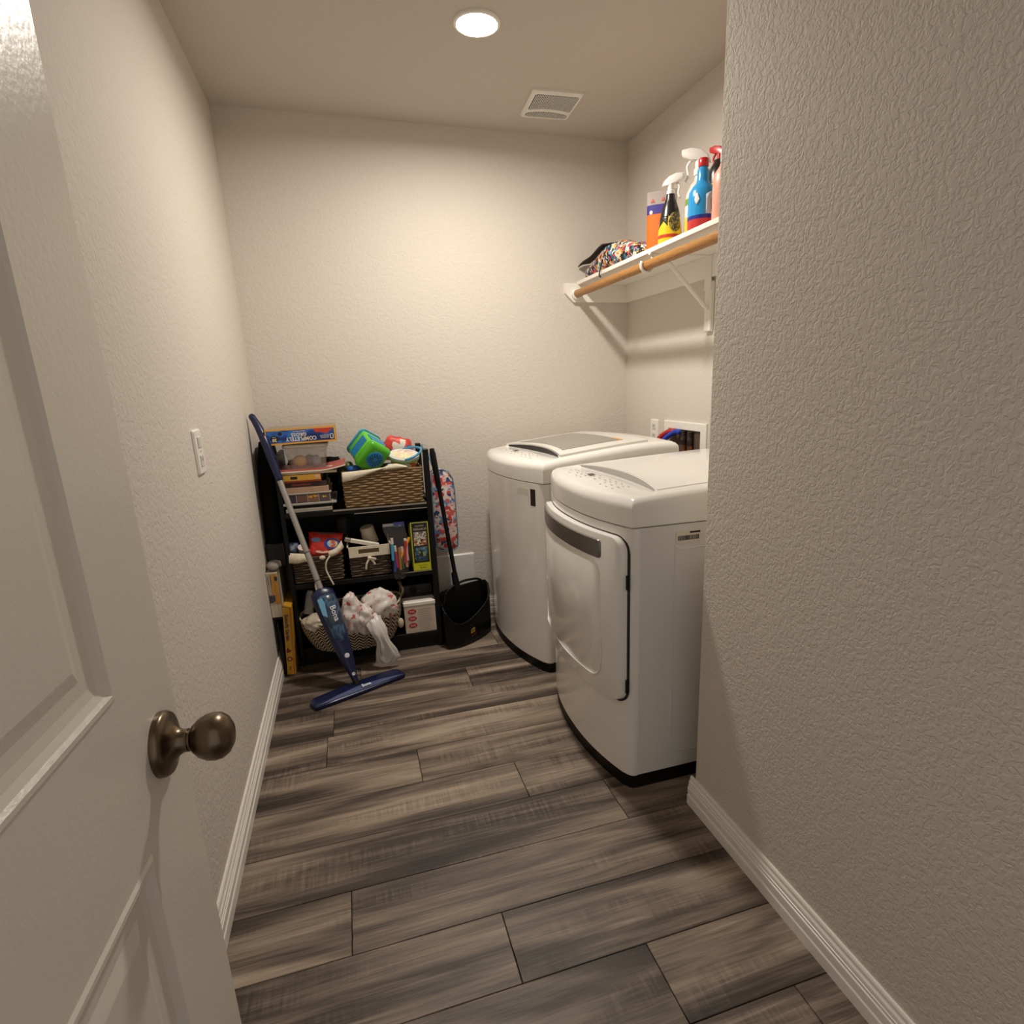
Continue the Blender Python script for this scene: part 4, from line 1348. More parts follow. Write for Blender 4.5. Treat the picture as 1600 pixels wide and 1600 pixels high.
def white_bar():
    t = thing('plastic_ruler', 'long white plastic bar lying across the basket with the bow', 'plastic bar', (0.42, -0.335, 0.57))
    m = Matrix.Translation((0.420, -0.335, 0.568)) @ Matrix.Rotation(radians(16), 4, 'Y')
    obj('bar', rounded_solid(0.130, 0.020, 0.018, 0.002, m @ Matrix.Translation((0.012, 0, 0)), 1), mat('bar white', '#dcd5c6', 0.4), t)
    obj('bar_end', rounded_solid(0.026, 0.020, 0.018, 0.002, m @ Matrix.Translation((-0.066, 0, 0)), 1), mat('bar grey end', '#8f8574', 0.5), t)
white_bar()
o = obj('black_pouch', blob((0.40, -0.22, 0.545), (0.04, 0.06, 0.03), 6.6, 0.25, 2.2, 2), M_BLACK, origin=(0.40, -0.22, 0.52), smooth=True); tag(o, 'black cloth pouch inside the basket with the bow', 'pouch')

# zip bag of markers
def marker_bag():
    t = thing('zip_bag', 'clear zip bag of coloured markers standing on the middle shelf', 'plastic bag', (0.585, -0.365, MS))
    mf = mat('clear film', '#8d8a8c', 0.12, alpha=0.10)
    bm = BM()
    n, k = 10, 14
    rows = []
    prof = [(0.00, 0.575, 0.020, 0.004), (0.10, 0.580, 0.034, 0.016), (0.30, 0.588, 0.044, 0.022), (0.50, 0.592, 0.046, 0.023), (0.70, 0.585, 0.047, 0.018), (0.88, 0.572, 0.050, 0.008), (1.0, 0.568, 0.052, 0.0016)]
    rings = []
    for f, cx, hx, hy in prof:
        z = 0.380 + 0.262 * f
        yc = -0.378 + 0.030 * f
        rings.append([(cx + hx * cos(2 * pi * i / 20), yc + hy * sin(2 * pi * i / 20) + 0.003 * noise.noise(Vector((i, f * 9, 1))), z + 0.004 * sin(3 * i)) for i in range(20)])
    ring_loft(bm, rings, True)
    obj('film', bm, mf, t, smooth=True)
    obj('zip_seal', bx(0.568, 0.618, -0.3515, -0.346, 0.630, 0.650, mtx=Matrix.Identity(4)), mat('zip violet', '#4a4a86', 0.3, alpha=0.85), t)
    obj('zip_seal', bx(0.520, 0.568, -0.3515, -0.346, 0.634, 0.646), mat('zip clear', '#b9b6b8', 0.2, alpha=0.5), t)
marker_bag()
MARK = [('dark blue', '#1f4fa8', 0.556, 0.030, 0.10), ('magenta', '#a8284a', 0.569, 0.052, -0.05), ('orange brown', '#b06a34', 0.582, 0.040, 0.02), ('green', '#2f7a36', 0.596, 0.042, 0.00), ('pink', '#c0807a', 0.612, 0.050, 0.08),
        ('light blue', '#3d9ac0', 0.550, 0.095, 0.04), ('yellow orange', '#e0a22e', 0.588, 0.100, 0.55), ('pale pink', '#d0a09a', 0.618, 0.085, -0.04), ('red', '#a8322c', 0.604, 0.075, 0.12)]
for i, (nm, col, x, dz, lean) in enumerate(MARK):
    z0 = MS - 0.012 + dz * 0.9
    L_ = 0.078
    t = thing('marker_pen', '%s marker in the clear zip bag' % nm, 'marker', (x, -0.378, z0), 'markers in the zip bag')
    d = Vector((lean * 0.9, 0.08, 1)).normalized()
    p0 = Vector((x, -0.376 - 0.004 * (i % 3), z0))
    o = obj('barrel', tb([p0, p0 + d * L_], 0.0068, 10), mat('marker ' + nm, col, 0.4), t, smooth=False); autosmooth(o)
    o = obj('cap', tb([p0 + d * L_, p0 + d * (L_ + 0.004), p0 + d * (L_ + 0.028)], [0.0074, 0.0076, 0.0066], 10), mat('marker cap ' + ('white' if i % 2 else nm), '#d6cfc8' if i % 2 else col, 0.4), t); autosmooth(o)

def terrarium():
    x0, x1, y0, y1, z0, z1 = 0.644, 0.728, -0.358, -0.25, MS, 0.643
    t = thing('terrarium_kit_box', 'tall black kit box with yellow green border and creature pictures', 'kit box', (0.686, -0.30, z0))
    my = mat('lime card', '#b3b53a', 0.45)
    obj('carton', bx(x0 + 0.0006, x1, y0 + 0.0006, y1, z0, z1, 0.001), mat('black card', '#15130f', 0.45), t)
    obj('lime_side', bx(x0, x0 + 0.001, y0 + 0.0002, y1 - 0.002, z0, z1 - 0.022), my, t)
    y = y0
    front_patch('lime_border', t, x0, x1, z0, z1, y, my)
    y -= 0.0006
    front_patch('black_panel', t, x0 + 0.006, x1 - 0.005, z0 + 0.040, z1 - 0.004, y, mat('black card', '#15130f', 0.45))
    front_patch('lime_foot', t, x0 + 0.004, x1 - 0.002, z0 + 0.004, z0 + 0.038, y, mat('bright lime card', '#c2c51f', 0.45))
    y -= 0.0006
    front_patch('upper_picture', t, x0 + 0.012, x1 - 0.012, z0 + 0.125, z0 + 0.160, y, print_mat('bug picture', ['#d8d2c0', '#b0552a', '#4a2f20', '#e0dccb', '#c98a4a', '#6f7a80'], 110))
    front_patch('picture_title', t, x0 + 0.012, x1 - 0.012, z0 + 0.160, z0 + 0.192, y, print_mat('title picture', ['#e2ddcc', '#8b867a', '#d9d4c4', '#4a463e'], 150))
    front_patch('lower_picture', t, x0 + 0.012, x1 - 0.012, z0 + 0.048, z0 + 0.118, y, print_mat('fish picture', ['#1e3a4c', '#27465a', '#141d22', '#3f6f92', '#30404a', '#8a9a58'], 90))
    mw = mat('kit lettering', '#c9bfae', 0.5); mk = mat('kit dark lettering', '#2a2a12', 0.5)
    text_mesh('title_lettering', 'TERRARIUM', 0.0150, mw, t, (0.6865, y - 0.0003, z0 + 0.205), FX, FZ, wscale=0.80)
    text_mesh('small_lettering', 'AQUATIC', 0.0095, mw, t, (0.6865, y - 0.0003, z0 + 0.221), FX, FZ, wscale=1.0)
    text_mesh('small_lettering', 'TRIOPS', 0.0130, mat('blue letter', '#7fb0d8', 0.5), t, (0.6865, y - 0.0010, z0 + 0.108), FX, FZ)
    text_mesh('small_lettering', 'Completely', 0.0095, mk, t, (0.690, y + 0.0003, z0 + 0.026), FX, FZ)
    text_mesh('small_lettering', 'By Size', 0.0105, mk, t, (0.690, y + 0.0003, z0 + 0.014), FX, FZ, bold=0.0003)
terrarium()

# ------------------------------------------------------------------ bottom shelf
BS = 0.0865
def rope_basket():
    cx, cy = 0.338, -0.318
    t = thing('rope_basket', 'oval herringbone rope basket holding plastic bags on the bottom shelf', 'basket', (cx, cy, BS))
    a0, b0 = 0.190, 0.150
    n, k = 64, 12
    bm = BM()
    uvl = bm.loops.layers.uv.new('UVMap')
    G = []
    for j in range(k + 1):
        f = j / k
        row = []
        for i in range(n + 1):
            an = 2 * pi * i / n
            g = 1 + 0.24 * sin(f * pi * 0.55)
            rim = 0.030 * max(0, cos(an)) ** 2 * f
            z = BS + 0.003 + f * (0.148 + rim * 1.4)
            row.append((cx + a0 * g * cos(an), cy + b0 * g * sin(an), z, i / n * 32, f * 9.5))
        G.append(row)
    V = [[bm.verts.new(q[:3]) for q in r[:-1]] for r in G]
    for j in range(k):
        for i in range(n):
            i2 = (i + 1) % n
            f = bm.faces.new((V[j][i], V[j][i2], V[j + 1][i2], V[j + 1][i]))
            f.smooth = True
            for lp, (jj, ii) in zip(f.loops, ((j, i), (j, i + 1), (j + 1, i + 1), (j + 1, i))):
                lp[uvl].uv = (G[jj][ii][3], G[jj][ii][4])
    me_o = obj('basket_wall', bm, herringbone_mat(), t)
    bm = BM()
    bm.faces.new([bm.verts.new((cx + a0 * cos(2 * pi * i / n), cy + b0 * sin(2 * pi * i / n), BS + 0.003)) for i in range(n)])
    obj('basket_base', bm, M_WINSIDE, t)
    bm = BM()
    ring_loft(bm, [[(cx + (a0 * 1.22) * s * cos(2 * pi * i / n), cy + (b0 * 1.22) * s * sin(2 * pi * i / n), z) for i in range(n)] for s, z in ((0.985, BS + 0.140), (0.80, BS + 0.02))], False)
    obj('basket_inside', bm, M_WINSIDE, t, smooth=True)
    mr = mat('rope cream', '#c9bda4', 0.8)
    rp = []
    for i in range(n + 1):
        q = G[k][i]
        rp.append((q[0], q[1], q[2]))
    obj('rim_rope', tb(rp, 0.0042, 8), mr, t, smooth=True)
    hx = cx + a0 * 1.235
    o = obj('rope_handle', tb(curve_pts([(hx - 0.004, cy - 0.055, BS + 0.20), (hx + 0.010, cy - 0.05, BS + 0.235), (hx - 0.004, cy, BS + 0.262), (hx + 0.008, cy + 0.05, BS + 0.235), (hx, cy + 0.055, BS + 0.19)], 24), 0.006, 8), mat('rope dark', '#5d5142', 0.8), t, smooth=True)
    obj('handle_knot', blob((hx - 0.015, cy - 0.070, BS + 0.075), (0.014, 0.012, 0.026), 1.9, 0.2, 3, 2), mr, t, smooth=True)
rope_basket()

M_FILM = mat('bag film', '#dfdad4', 0.35, alpha=0.90)
M_FILM2 = print_mat('bag film printed', ['#dad4ce', '#d6cfc9', '#d8b8b4', '#dcd6d0', '#d8d0ca', '#dcd6d0', '#d8d0ca', '#dcd6d0', '#c0605a', '#dcd6d0'], 62, rough=0.4)
def grocery_bags():
    t = thing('plastic_bag', 'knotted white grocery bag with red print spilling out of the rope basket', 'plastic bag', (0.43, -0.38, 0.25))
    obj('bag_body', blob((0.468, -0.425, 0.285), (0.076, 0.060, 0.072), 8.2, 0.30, 2.1, 4), M_FILM2, t, smooth=True)
    # hanging tail over the rim
    path = curve_pts([(0.410, -0.440, 0.275), (0.424, -0.500, 0.250), (0.446, -0.530, 0.195), (0.468, -0.534, 0.125), (0.482, -0.528, 0.060), (0.478, -0.526, 0.032)], 28)
    bm = BM()
    rings = []
    m_ = len(path)
    for i, p in enumerate(path):
        f = i / (m_ - 1)
        hw_ = 0.033 + 0.007 * sin(f * 9) + 0.010 * (f > 0.55) * sin((f - 0.55) / 0.45 * pi) - 0.014 * max(0, f - 0.85) / 0.15
        hy_ = 0.012
        ring = []
        for q in range(28):
            a = 2 * pi * q / 28
            fold = 1 + 0.26 * sin(7 * a + f * 5) + 0.40 * noise.noise(Vector((cos(a) * 2, sin(a) * 2, f * 6)))
            ring.append((p.x + hw_ * fold * cos(a), p.y + hy_ * fold * sin(a), p.z + 0.012 * noise.noise(Vector((cos(a), sin(a) * 2, f * 4 + 3)))))
        rings.append(ring)
    ring_loft(bm, rings, True)
    obj('bag_tail', bm, M_FILM, t, smooth=True)
    t2 = thing('plastic_bag', 'white grocery bag with red lettering bunched beside the mop bottle', 'plastic bag', (0.335, -0.40, 0.23))
    obj('bag_body', blob((0.340, -0.470, 0.262), (0.046, 0.050, 0.100), 2.2, 0.32, 2.4, 4), M_FILM2, t2, smooth=True)
    obj('bag_neck', blob((0.393, -0.478, 0.238), (0.044, 0.040, 0.070), 5.9, 0.36, 2.8, 4), M_FILM2, t2, smooth=True)
    t3 = thing('plastic_bag', 'shiny cream plastic bag at the end of the rope basket', 'plastic bag', (0.185, -0.36, 0.22))
    obj('bag_body', blob((0.190, -0.400, 0.228), (0.066, 0.060, 0.040), 7.7, 0.28, 2.4, 4), mat('shiny film', '#c5bba8', 0.22), t3, smooth=True)
    t4 = thing('plastic_bag', 'grey brown bag deep in the rope basket near its handle', 'plastic bag', (0.515, -0.33, 0.22))
    obj('bag_body', blob((0.520, -0.350, 0.235), (0.045, 0.050, 0.036), 6.1, 0.32, 2.8, 3), print_mat('brown film', ['#8a7a68', '#6a5a4c', '#c9bfae', '#7a6a5a'], 40), t4, smooth=True)
grocery_bags()
def clear_bottle():
    t = thing('plastic_bottle', 'empty clear plastic bottle behind the mop in the rope basket', 'bottle', (0.17, -0.33, 0.28))
    o = obj('bottle_body', lt([(0.0, 0), (0.022, 0.002), (0.024, 0.008), (0.021, 0.014), (0.019, 0.09), (0.014, 0.11)], (0.148, -0.37, 0.262), (0.20, 0.18, 0.95), 20), mat('smoky clear', '#8b867e', 0.12, alpha=0.38), t); autosmooth(o, 50)
clear_bottle()

def first_aid():
    x0, x1, y0, y1, z0, z1 = 0.580, 0.731, -0.358, -0.28, BS, 0.247
    t = thing('storage_carton', 'white box with three red ovals on its front on bottom shelf', 'box', (0.655, -0.32, z0))
    mw = mat('white carton', '#cfc4b8', 0.5)
    obj('carton', bx(x0, x1, y0, y1, z0, z1 - 0.018, 0.002), mw, t)
    obj('carton_lid', bx(x0 - 0.003, x1 + 0.003, y0 - 0.003, y1 + 0.003, z1 - 0.020, z1, 0.003), mat('lid white', '#ece6dc', 0.4), t)
    mr = mat('oval red', '#a8282a', 0.4); ml = mat('fine grey print', '#a5988e', 0.6)
    front_patch('front_label', t, x0 + 0.008, x1 - 0.008, z0 + 0.008, z1 - 0.026, y0, mat('label beige', '#cbb8aa', 0.5))
    for k in range(3):
        zz = z0 + 0.112 - k * 0.036
        e = obj('red_oval', plate(ellipse(24, 0.0205, 0.0125), (x0 + 0.037, y0 - 0.0006, zz), (1, 0, 0), (0, 0, 1), 0.0008), mr, t)
        bm = BM()
        for r in range(2):
            box(bm, x0 + 0.024, x0 + 0.050, y0 - 0.0022, y0 - 0.0012, zz - 0.005 + r * 0.006, zz - 0.002 + r * 0.006)
        obj('oval_lettering', bm, mat('oval pale', '#d99a92', 0.5), e)
    bm = BM()
    for r in range(13):
        L_ = random.uniform(0.045, 0.066)
        box(bm, x0 + 0.066, x0 + 0.066 + L_, y0 - 0.0012, y0 - 0.0004, z1 - 0.040 - r * 0.009, z1 - 0.0375 - r * 0.009)
    o = obj('fine_print', bm, ml, t); o['kind'] = 'stuff'
first_aid()
def black_gadget():
    t = thing('gadget_box', 'dark grey box with dim green markings behind the red oval box', 'box', (0.655, -0.18, BS))
    obj('carton', bx(0.585, 0.735, -0.25, -0.06, BS, 0.300, 0.002), mat('charcoal card', '#2b2723', 0.55), t)
    obj('speaker_ring', lt([(0.020, 0), (0.020, 0.003), (0.014, 0.003), (0.014, 0.001), (0, 0.001)], (0.640, -0.25, 0.275), (0, -1, 0), 20), M_BLACK, t)
    front_patch('marking', t, 0.620, 0.680, 0.262, 0.266, -0.25, mat('dim green', '#4b5a30', 0.5))
black_gadget()

# ------------------------------------------------------------------ things stuffed between wall and rack
def gap_items():
    t = thing('game_box', 'yellow boxed kit standing upright at the foot of the side wall', 'game box', (0.046, -0.30, 0))
    obj('carton', bx(0.030, 0.066, -0.432, -0.18, 0.003, 0.325, 0.001), mat('kit yellow', '#cf9a2a', 0.45), t)
    front_patch('spine_edge', t, 0.0585, 0.064, 0.001, 0.325, -0.432, mat('kit orange', '#b06a24', 0.45))
    ml = mat('kit navy lettering', '#2c3550', 0.5)
    text_mesh('title_lettering', 'Butterfly Garden', 0.0215, ml, t, (0.0435, -0.4330, 0.232), (0, 0, -1), (1, 0, 0), bold=0.0004, wscale=0.86)
    mb = mat('kit red mark', '#7a2a1c', 0.5)
    obj('butterfly_mark', plate([(-0.011, -0.012), (0.006, -0.008), (0.010, 0.0), (0.002, 0.004), (-0.004, 0.016), (-0.010, 0.006)], (0.044, -0.4326, 0.122), (1, 0, 0), (0, 0, 1), 0.0006), mb, t)
    obj('round_mark', plate(ellipse(18, 0.0115, 0.0115), (0.045, -0.4326, 0.080), (1, 0, 0), (0, 0, 1), 0.0006), mb, t)
    obj('round_mark', plate(ellipse(18, 0.006, 0.006), (0.045, -0.4333, 0.080), (1, 0, 0), (0, 0, 1), 0.0006), mat('kit pale', '#c9a27a', 0.5), t)
    text_mesh('small_lettering', 'live', 0.014, mb, t, (0.045, -0.4330, 0.035), (0, 0, -1), (1, 0, 0))
    xform_thing(t, Matrix.Rotation(radians(3.4), 4, 'Y'))
    for k, (x, h) in enumerate(((0.0175, 0.26), (0.0225, 0.215))):
        o = obj('thin_board', bx(x, x + 0.0038, -0.425 + 0.006 * k, -0.10, 0.0, h), mat('board dark %d' % k, ['#1a1614', '#2b2624'][k], 0.5), origin=(x, -0.25, 0))
        tag(o, ['thin black board against the side wall baseboard', 'thin dark grey board beside the yellow kit'][k], 'board', 'thin boards by the wall')
    o = obj('dark_carton', bx(0.004, 0.040, -0.40, -0.06, 0.2655, 0.283, 0.001), mat('very dark card', '#1b1715', 0.7), origin=(0.037, -0.23, 0.2655))
    if False: tag(o, '', '')
    tag(o, 'flat dark box supporting the white game boxes', 'box')
    z0, z1 = 0.2835, 0.492
    for k in range(3):
        xa = 0.002 + k * 0.0152
        lab = ['white game box with orange front nearest the side wall', 'middle white game box with orange front', 'white game box with orange front nearest the rack'][k]
        t = thing('game_box', lab, 'game box', (xa + 0.009, -0.28, z0), 'white game boxes by the wall')
        obj('carton', bx(xa, xa + 0.0148, -0.420, -0.12, z0, z1, 0.0008), mat('white card', '#c9bda8', 0.55), t)
        front_patch('orange_front', t, xa + 0.0006, xa + 0.0144, z0 + 0.062, z1 - 0.006, -0.420, [mat('pale print', '#b5a894', 0.5), mat('orange print', '#c48a3a', 0.5), mat('orange print', '#c48a3a', 0.5)][k])
        if k == 0:
            front_patch('photo_print', t, xa + 0.001, xa + 0.0144, z0 + 0.070, z0 + 0.105, -0.4206, mat('photo dark', '#3c424c', 0.5))
            front_patch('stripe_print', t, xa + 0.006, xa + 0.008, z1 - 0.055, z1 - 0.015, -0.4206, mat('photo dark', '#3c424c', 0.5))
        if k == 1:
            front_patch('photo_print', t, xa + 0.0006, xa + 0.010, z0 + 0.075, z0 + 0.105, -0.4206, mat('photo dark', '#3c424c', 0.5))
            front_patch('stripe_print', t, xa + 0.001, xa + 0.003, z1 - 0.055, z1 - 0.015, -0.4206, mat('photo dark', '#3c424c', 0.5))
        if k == 2:
            obj('round_badge', plate(ellipse(16, 0.0066, 0.011), (xa + 0.0073, -0.4204, z1 - 0.028), (1, 0, 0), (0, 0, 1), 0.0006), mat('badge navy', '#2a3038', 0.5), t)
    o = obj('grey_bag', blob((0.034, -0.37, 0.513), (0.030, 0.05, 0.019), 3.9, 0.22, 2.4, 3), mat('grey cloth', '#8f8780', 0.7), origin=(0.034, -0.37, 0.495), smooth=True)
    tag(o, 'folded grey cloth bag lying on the white game boxes', 'cloth bag')
    o = carton('dark_box', 'dark brown box wedged behind the folded grey cloth bag', 'box', 0.006, 0.082, -0.33, -0.05, 0.495, 0.60, mat('umber card', '#1d1613', 0.6))
gap_items()
def dark_fillers():  # black cloth shapes added to darken the gaps beside and behind the stack
    m = mat('black cloth', '#070606', 0.9, spec=0.2)
    t = thing('gap_filler', 'added black cloth filler darkening the gap between side wall and shelf rack', 'cloth bag', (0.045, -0.19, 0.60))
    rings = []
    for f in range(11):
        z = 0.602 + 0.44 * f / 10
        k = 1 - 0.30 * max(0, (f - 8) / 2) ** 2
        yf = -0.335 + 0.12 * (f / 10) ** 2
        ring = []
        for q in range(20):
            a = 2 * pi * q / 20
            ca, sa = cos(a), sin(a)
            x = 0.0455 + 0.038 * k * (abs(ca) ** 0.5) * (1 if ca > 0 else -1)
            y = (yf - 0.04) / 2 + (-yf - 0.04) / 2 * (abs(sa) ** 0.6) * (1 if sa > 0 else -1)
            ring.append((min(0.0855, max(0.004, x + 0.005 * noise.noise(Vector((ca * 2, sa * 2, f * 0.8))))), y + 0.014 * noise.noise(Vector((ca, sa, f * 0.9 + 7))), z))
        rings.append(ring)
    bm = BM(); ring_loft(bm, rings, True)
    obj('bag_body', bm, m, t, smooth=True)
    t = thing('back_filler', 'added black cloth filler darkening the space behind the stack of games', 'cloth', (0.24, -0.055, TS))
    rings = []
    for f in range(7):
        z = TS + 0.001 + 0.205 * f / 6
        rings.append([(0.24 + 0.128 * (1 - 0.10 * (f == 6)) * (abs(cos(2 * pi * q / 20)) ** 0.4) * (1 if cos(2 * pi * q / 20) > 0 else -1), -0.0565 + 0.018 * sin(2 * pi * q / 20) + 0.004 * noise.noise(Vector((q * 0.5, f * 0.7, 2))), z + 0.008 * noise.noise(Vector((q * 0.6, 3, f)))* (f > 4)) for q in range(20)])
    bm = BM(); ring_loft(bm, rings, True)
    obj('filler_body', bm, m, t, smooth=True)
dark_fillers()

# ------------------------------------------------------------------ spray mop
def mop():
    base = Vector((0.335, -0.675, 0.0))
    t = thing('spray_mop', 'navy blue spray mop with silver pole leaning on the corner wall', 'mop', base)
    a = radians(24.3)
    u = Vector((cos(a), sin(a), 0)); v = Vector((-sin(a), cos(a), 0))
    c = Vector((0.338, -0.690, 0.0))
    # head: long plate, front edge bowed, raised centre spine
    def head(z, sl, sw, top=False):
        out = []
        L_ = 0.208 * sl
        pts = [(-1, -0.75), (-0.96, -1.0), (-0.55, -1.06), (0, -1.10), (0.55, -1.06), (0.96, -1.0), (1, -0.75), (0.985, 0.35), (0.90, 0.72), (0.35, 0.98), (0, 1.0), (-0.35, 0.98), (-0.90, 0.72), (-0.985, 0.35)]
        return [c + u * (L_ * p) + v * (0.047 * sw * q) + Vector((0, 0, z)) for p, q in pts]
    bm = BM()
    ring_loft(bm, [head(0.000, 0.985, 0.95), head(0.006, 0.985, 0.95)], True)
    obj('mop_pad', bm, mat('pad dark', '#14182c', 0.9), t)
    bm = BM()
    ring_loft(bm, [head(0.006, 1, 1), head(0.016, 1, 1), head(0.022, 0.975, 0.86), head(0.027, 0.90, 0.50)], True)
    o = obj('head_plate', bm, M_NAVY, t); autosmooth(o, 40)
    # paler front facet
    mf = mat('navy facet', '#46527c', 0.32)
    bm = BM()
    pl = [(-0.93, -0.98, 0.0185), (-0.5, -1.00, 0.0185), (0, -1.03, 0.0185), (0.5, -1.00, 0.0185), (0.93, -0.98, 0.0185), (0.5, -0.66, 0.0250), (0, -0.46, 0.0278), (-0.5, -0.66, 0.0250)]
    ring_loft(bm, [[c + u * (0.208 * p) + v * (0.047 * q) + Vector((0, 0, z + dz)) for p, q, z in pl] for dz in (0.0005, 0.0040)], True)
    obj('front_facet', bm, mf, t)
    nrm = Vector((0, 0, 1))
    ln = (u * 1.0); up2 = (v * 0.90 + Vector((0, 0, 0.43))).normalized()
    text_mesh('brand_lettering', 'Bona', 0.020, mat('brand white', '#d8dae2', 0.5), t, c + u * 0.022 - v * 0.037 + Vector((0, 0, 0.0330)), ln, up2, bold=0.0006)
    # swivel and body
    J = c + v * 0.018 + Vector((0, 0, 0.030))
    T = Vector((0.070, -0.330, 1.040))
    D = (T - J).normalized()
    cam = Vector((0.42, -3.18, 1.27))
    side = D.cross(J - cam).normalized()            # across the flat body, seen broadside
    if side.x < 0: side = -side
    side = (Vector((1, 0.30, 0)) - D * D.dot(Vector((1, 0.30, 0)))).normalized()
    out = side.cross(D).normalized()
    if out.y > 0: out = -out
    obj('swivel_joint', tb([c + v * 0.012 + Vector((0, 0, 0.022)), J + D * 0.012], [0.016, 0.012], 12), M_BLACK, t)
    L = (T - J).length
    def section(s, w_, d_):
        p = J + D * s
        return [p + side * (w_ * cos(2 * pi * k / 20)) * (abs(cos(2 * pi * k / 20)) ** -0.25 if abs(cos(2 * pi * k / 20)) > 0.05 else 1) + out * (d_ * sin(2 * pi * k / 20)) for k in range(20)]
    prof = [(0.005, 0.012, 0.012), (0.03, 0.015, 0.014), (0.07, 0.022, 0.018), (0.12, 0.031, 0.022), (0.17, 0.038, 0.026), (0.22, 0.041, 0.029), (0.29, 0.046, 0.030), (0.355, 0.051, 0.029), (0.40, 0.051, 0.026), (0.420, 0.047, 0.022), (0.430, 0.030, 0.016), (0.436, 0.018, 0.013)]
    bm = BM(); ring_loft(bm, [section(*q) for q in prof], True)
    o = obj('body_shell', bm, M_NAVY, t); autosmooth(o, 60)
    # bottle set into the body
    def sec2(s, w_, d_, sh=0.0):
        p = J + D * s + side * sh + out * 0.012
        return [p + side * (w_ * cos(2 * pi * k / 20)) + out * (d_ * sin(2 * pi * k / 20)) for k in range(20)]
    bm = BM(); ring_loft(bm, [sec2(0.185, 0.010, 0.010), sec2(0.195, 0.022, 0.018), (sec2(0.22, 0.032, 0.023)), sec2(0.30, 0.039, 0.027, 0.002), sec2(0.36, 0.043, 0.028, 0.002), sec2(0.395, 0.040, 0.023, 0.002), sec2(0.405, 0.028, 0.014, 0.0)], True)
    o = obj('cleaner_bottle', bm, print_mat('bottle print', ['#33506e', '#2a3c58', '#4a6a86', '#24304a', '#3a4a56'], 14, rough=0.25, kind='NOISE', stretch=(2, 2, 0.6)), t, label='translucent blue cleaner bottle'); autosmooth(o, 60)
    pb = J + D * 0.315 + out * 0.0412
    text_mesh('brand_lettering', 'Bona', 0.034, mat('brand white', '#d8dae2', 0.5), t, pb + side * 0.010, -D, side, bold=0.0005)
    obj('light_blue_tab', plate([(-0.012, -0.030), (0.004, -0.045), (0.012, 0.020), (0.008, 0.042), (-0.012, 0.040)], J + D * 0.352 - side * 0.026 + out * 0.0355, side, D, 0.003), mat('tab light blue', '#6fa8cc', 0.3), t)
    obj('round_button', lt([(0.0105, 0), (0.0105, 0.003), (0.008, 0.004), (0, 0.004)], J + D * 0.125 + out * 0.0215, out, 18), mat('button white', '#c9ccd6', 0.4), t)
    obj('ring_mark', lt([(0.0075, 0), (0.0075, 0.002), (0.005, 0.002), (0.005, 0.0005)], J + D * 0.040 + out * 0.0150, out, 16), mat('button white', '#c9ccd6', 0.4), t)
    # pole, collars, grip
    g0 = 0.86
    o = obj('pole', tb([J + D * 0.425, J + D * (L * g0)], 0.0125, 14), M_SILVER, t); autosmooth(o)
    for s in (0.60, 0.47):
        o = obj('pole_collar', tb([J + D * s, J + D * (s + 0.006)], 0.0134, 14), mat('collar grey', '#6b6864', 0.4, metal=0.4), t); autosmooth(o)
    E_ = Vector((0.019, -0.272, 1.168))
    pts = curve_pts([J + D * (L * (g0 - 0.01)), J + D * (L * 0.93), J + D * (L * 1.0) + Vector((0.0, -0.002, 0.006)), Vector((0.046, -0.300, 1.115)), E_], 28)
    n_ = len(pts)
    rd = [0.0145 + 0.0045 * sin(pi * min(1, i / n_ * 1.15)) for i in range(n_)]
    rd[-1] = 0.010
    o = obj('grip', tb(pts, rd, 14), M_NAVY, t, smooth=True)
mop()

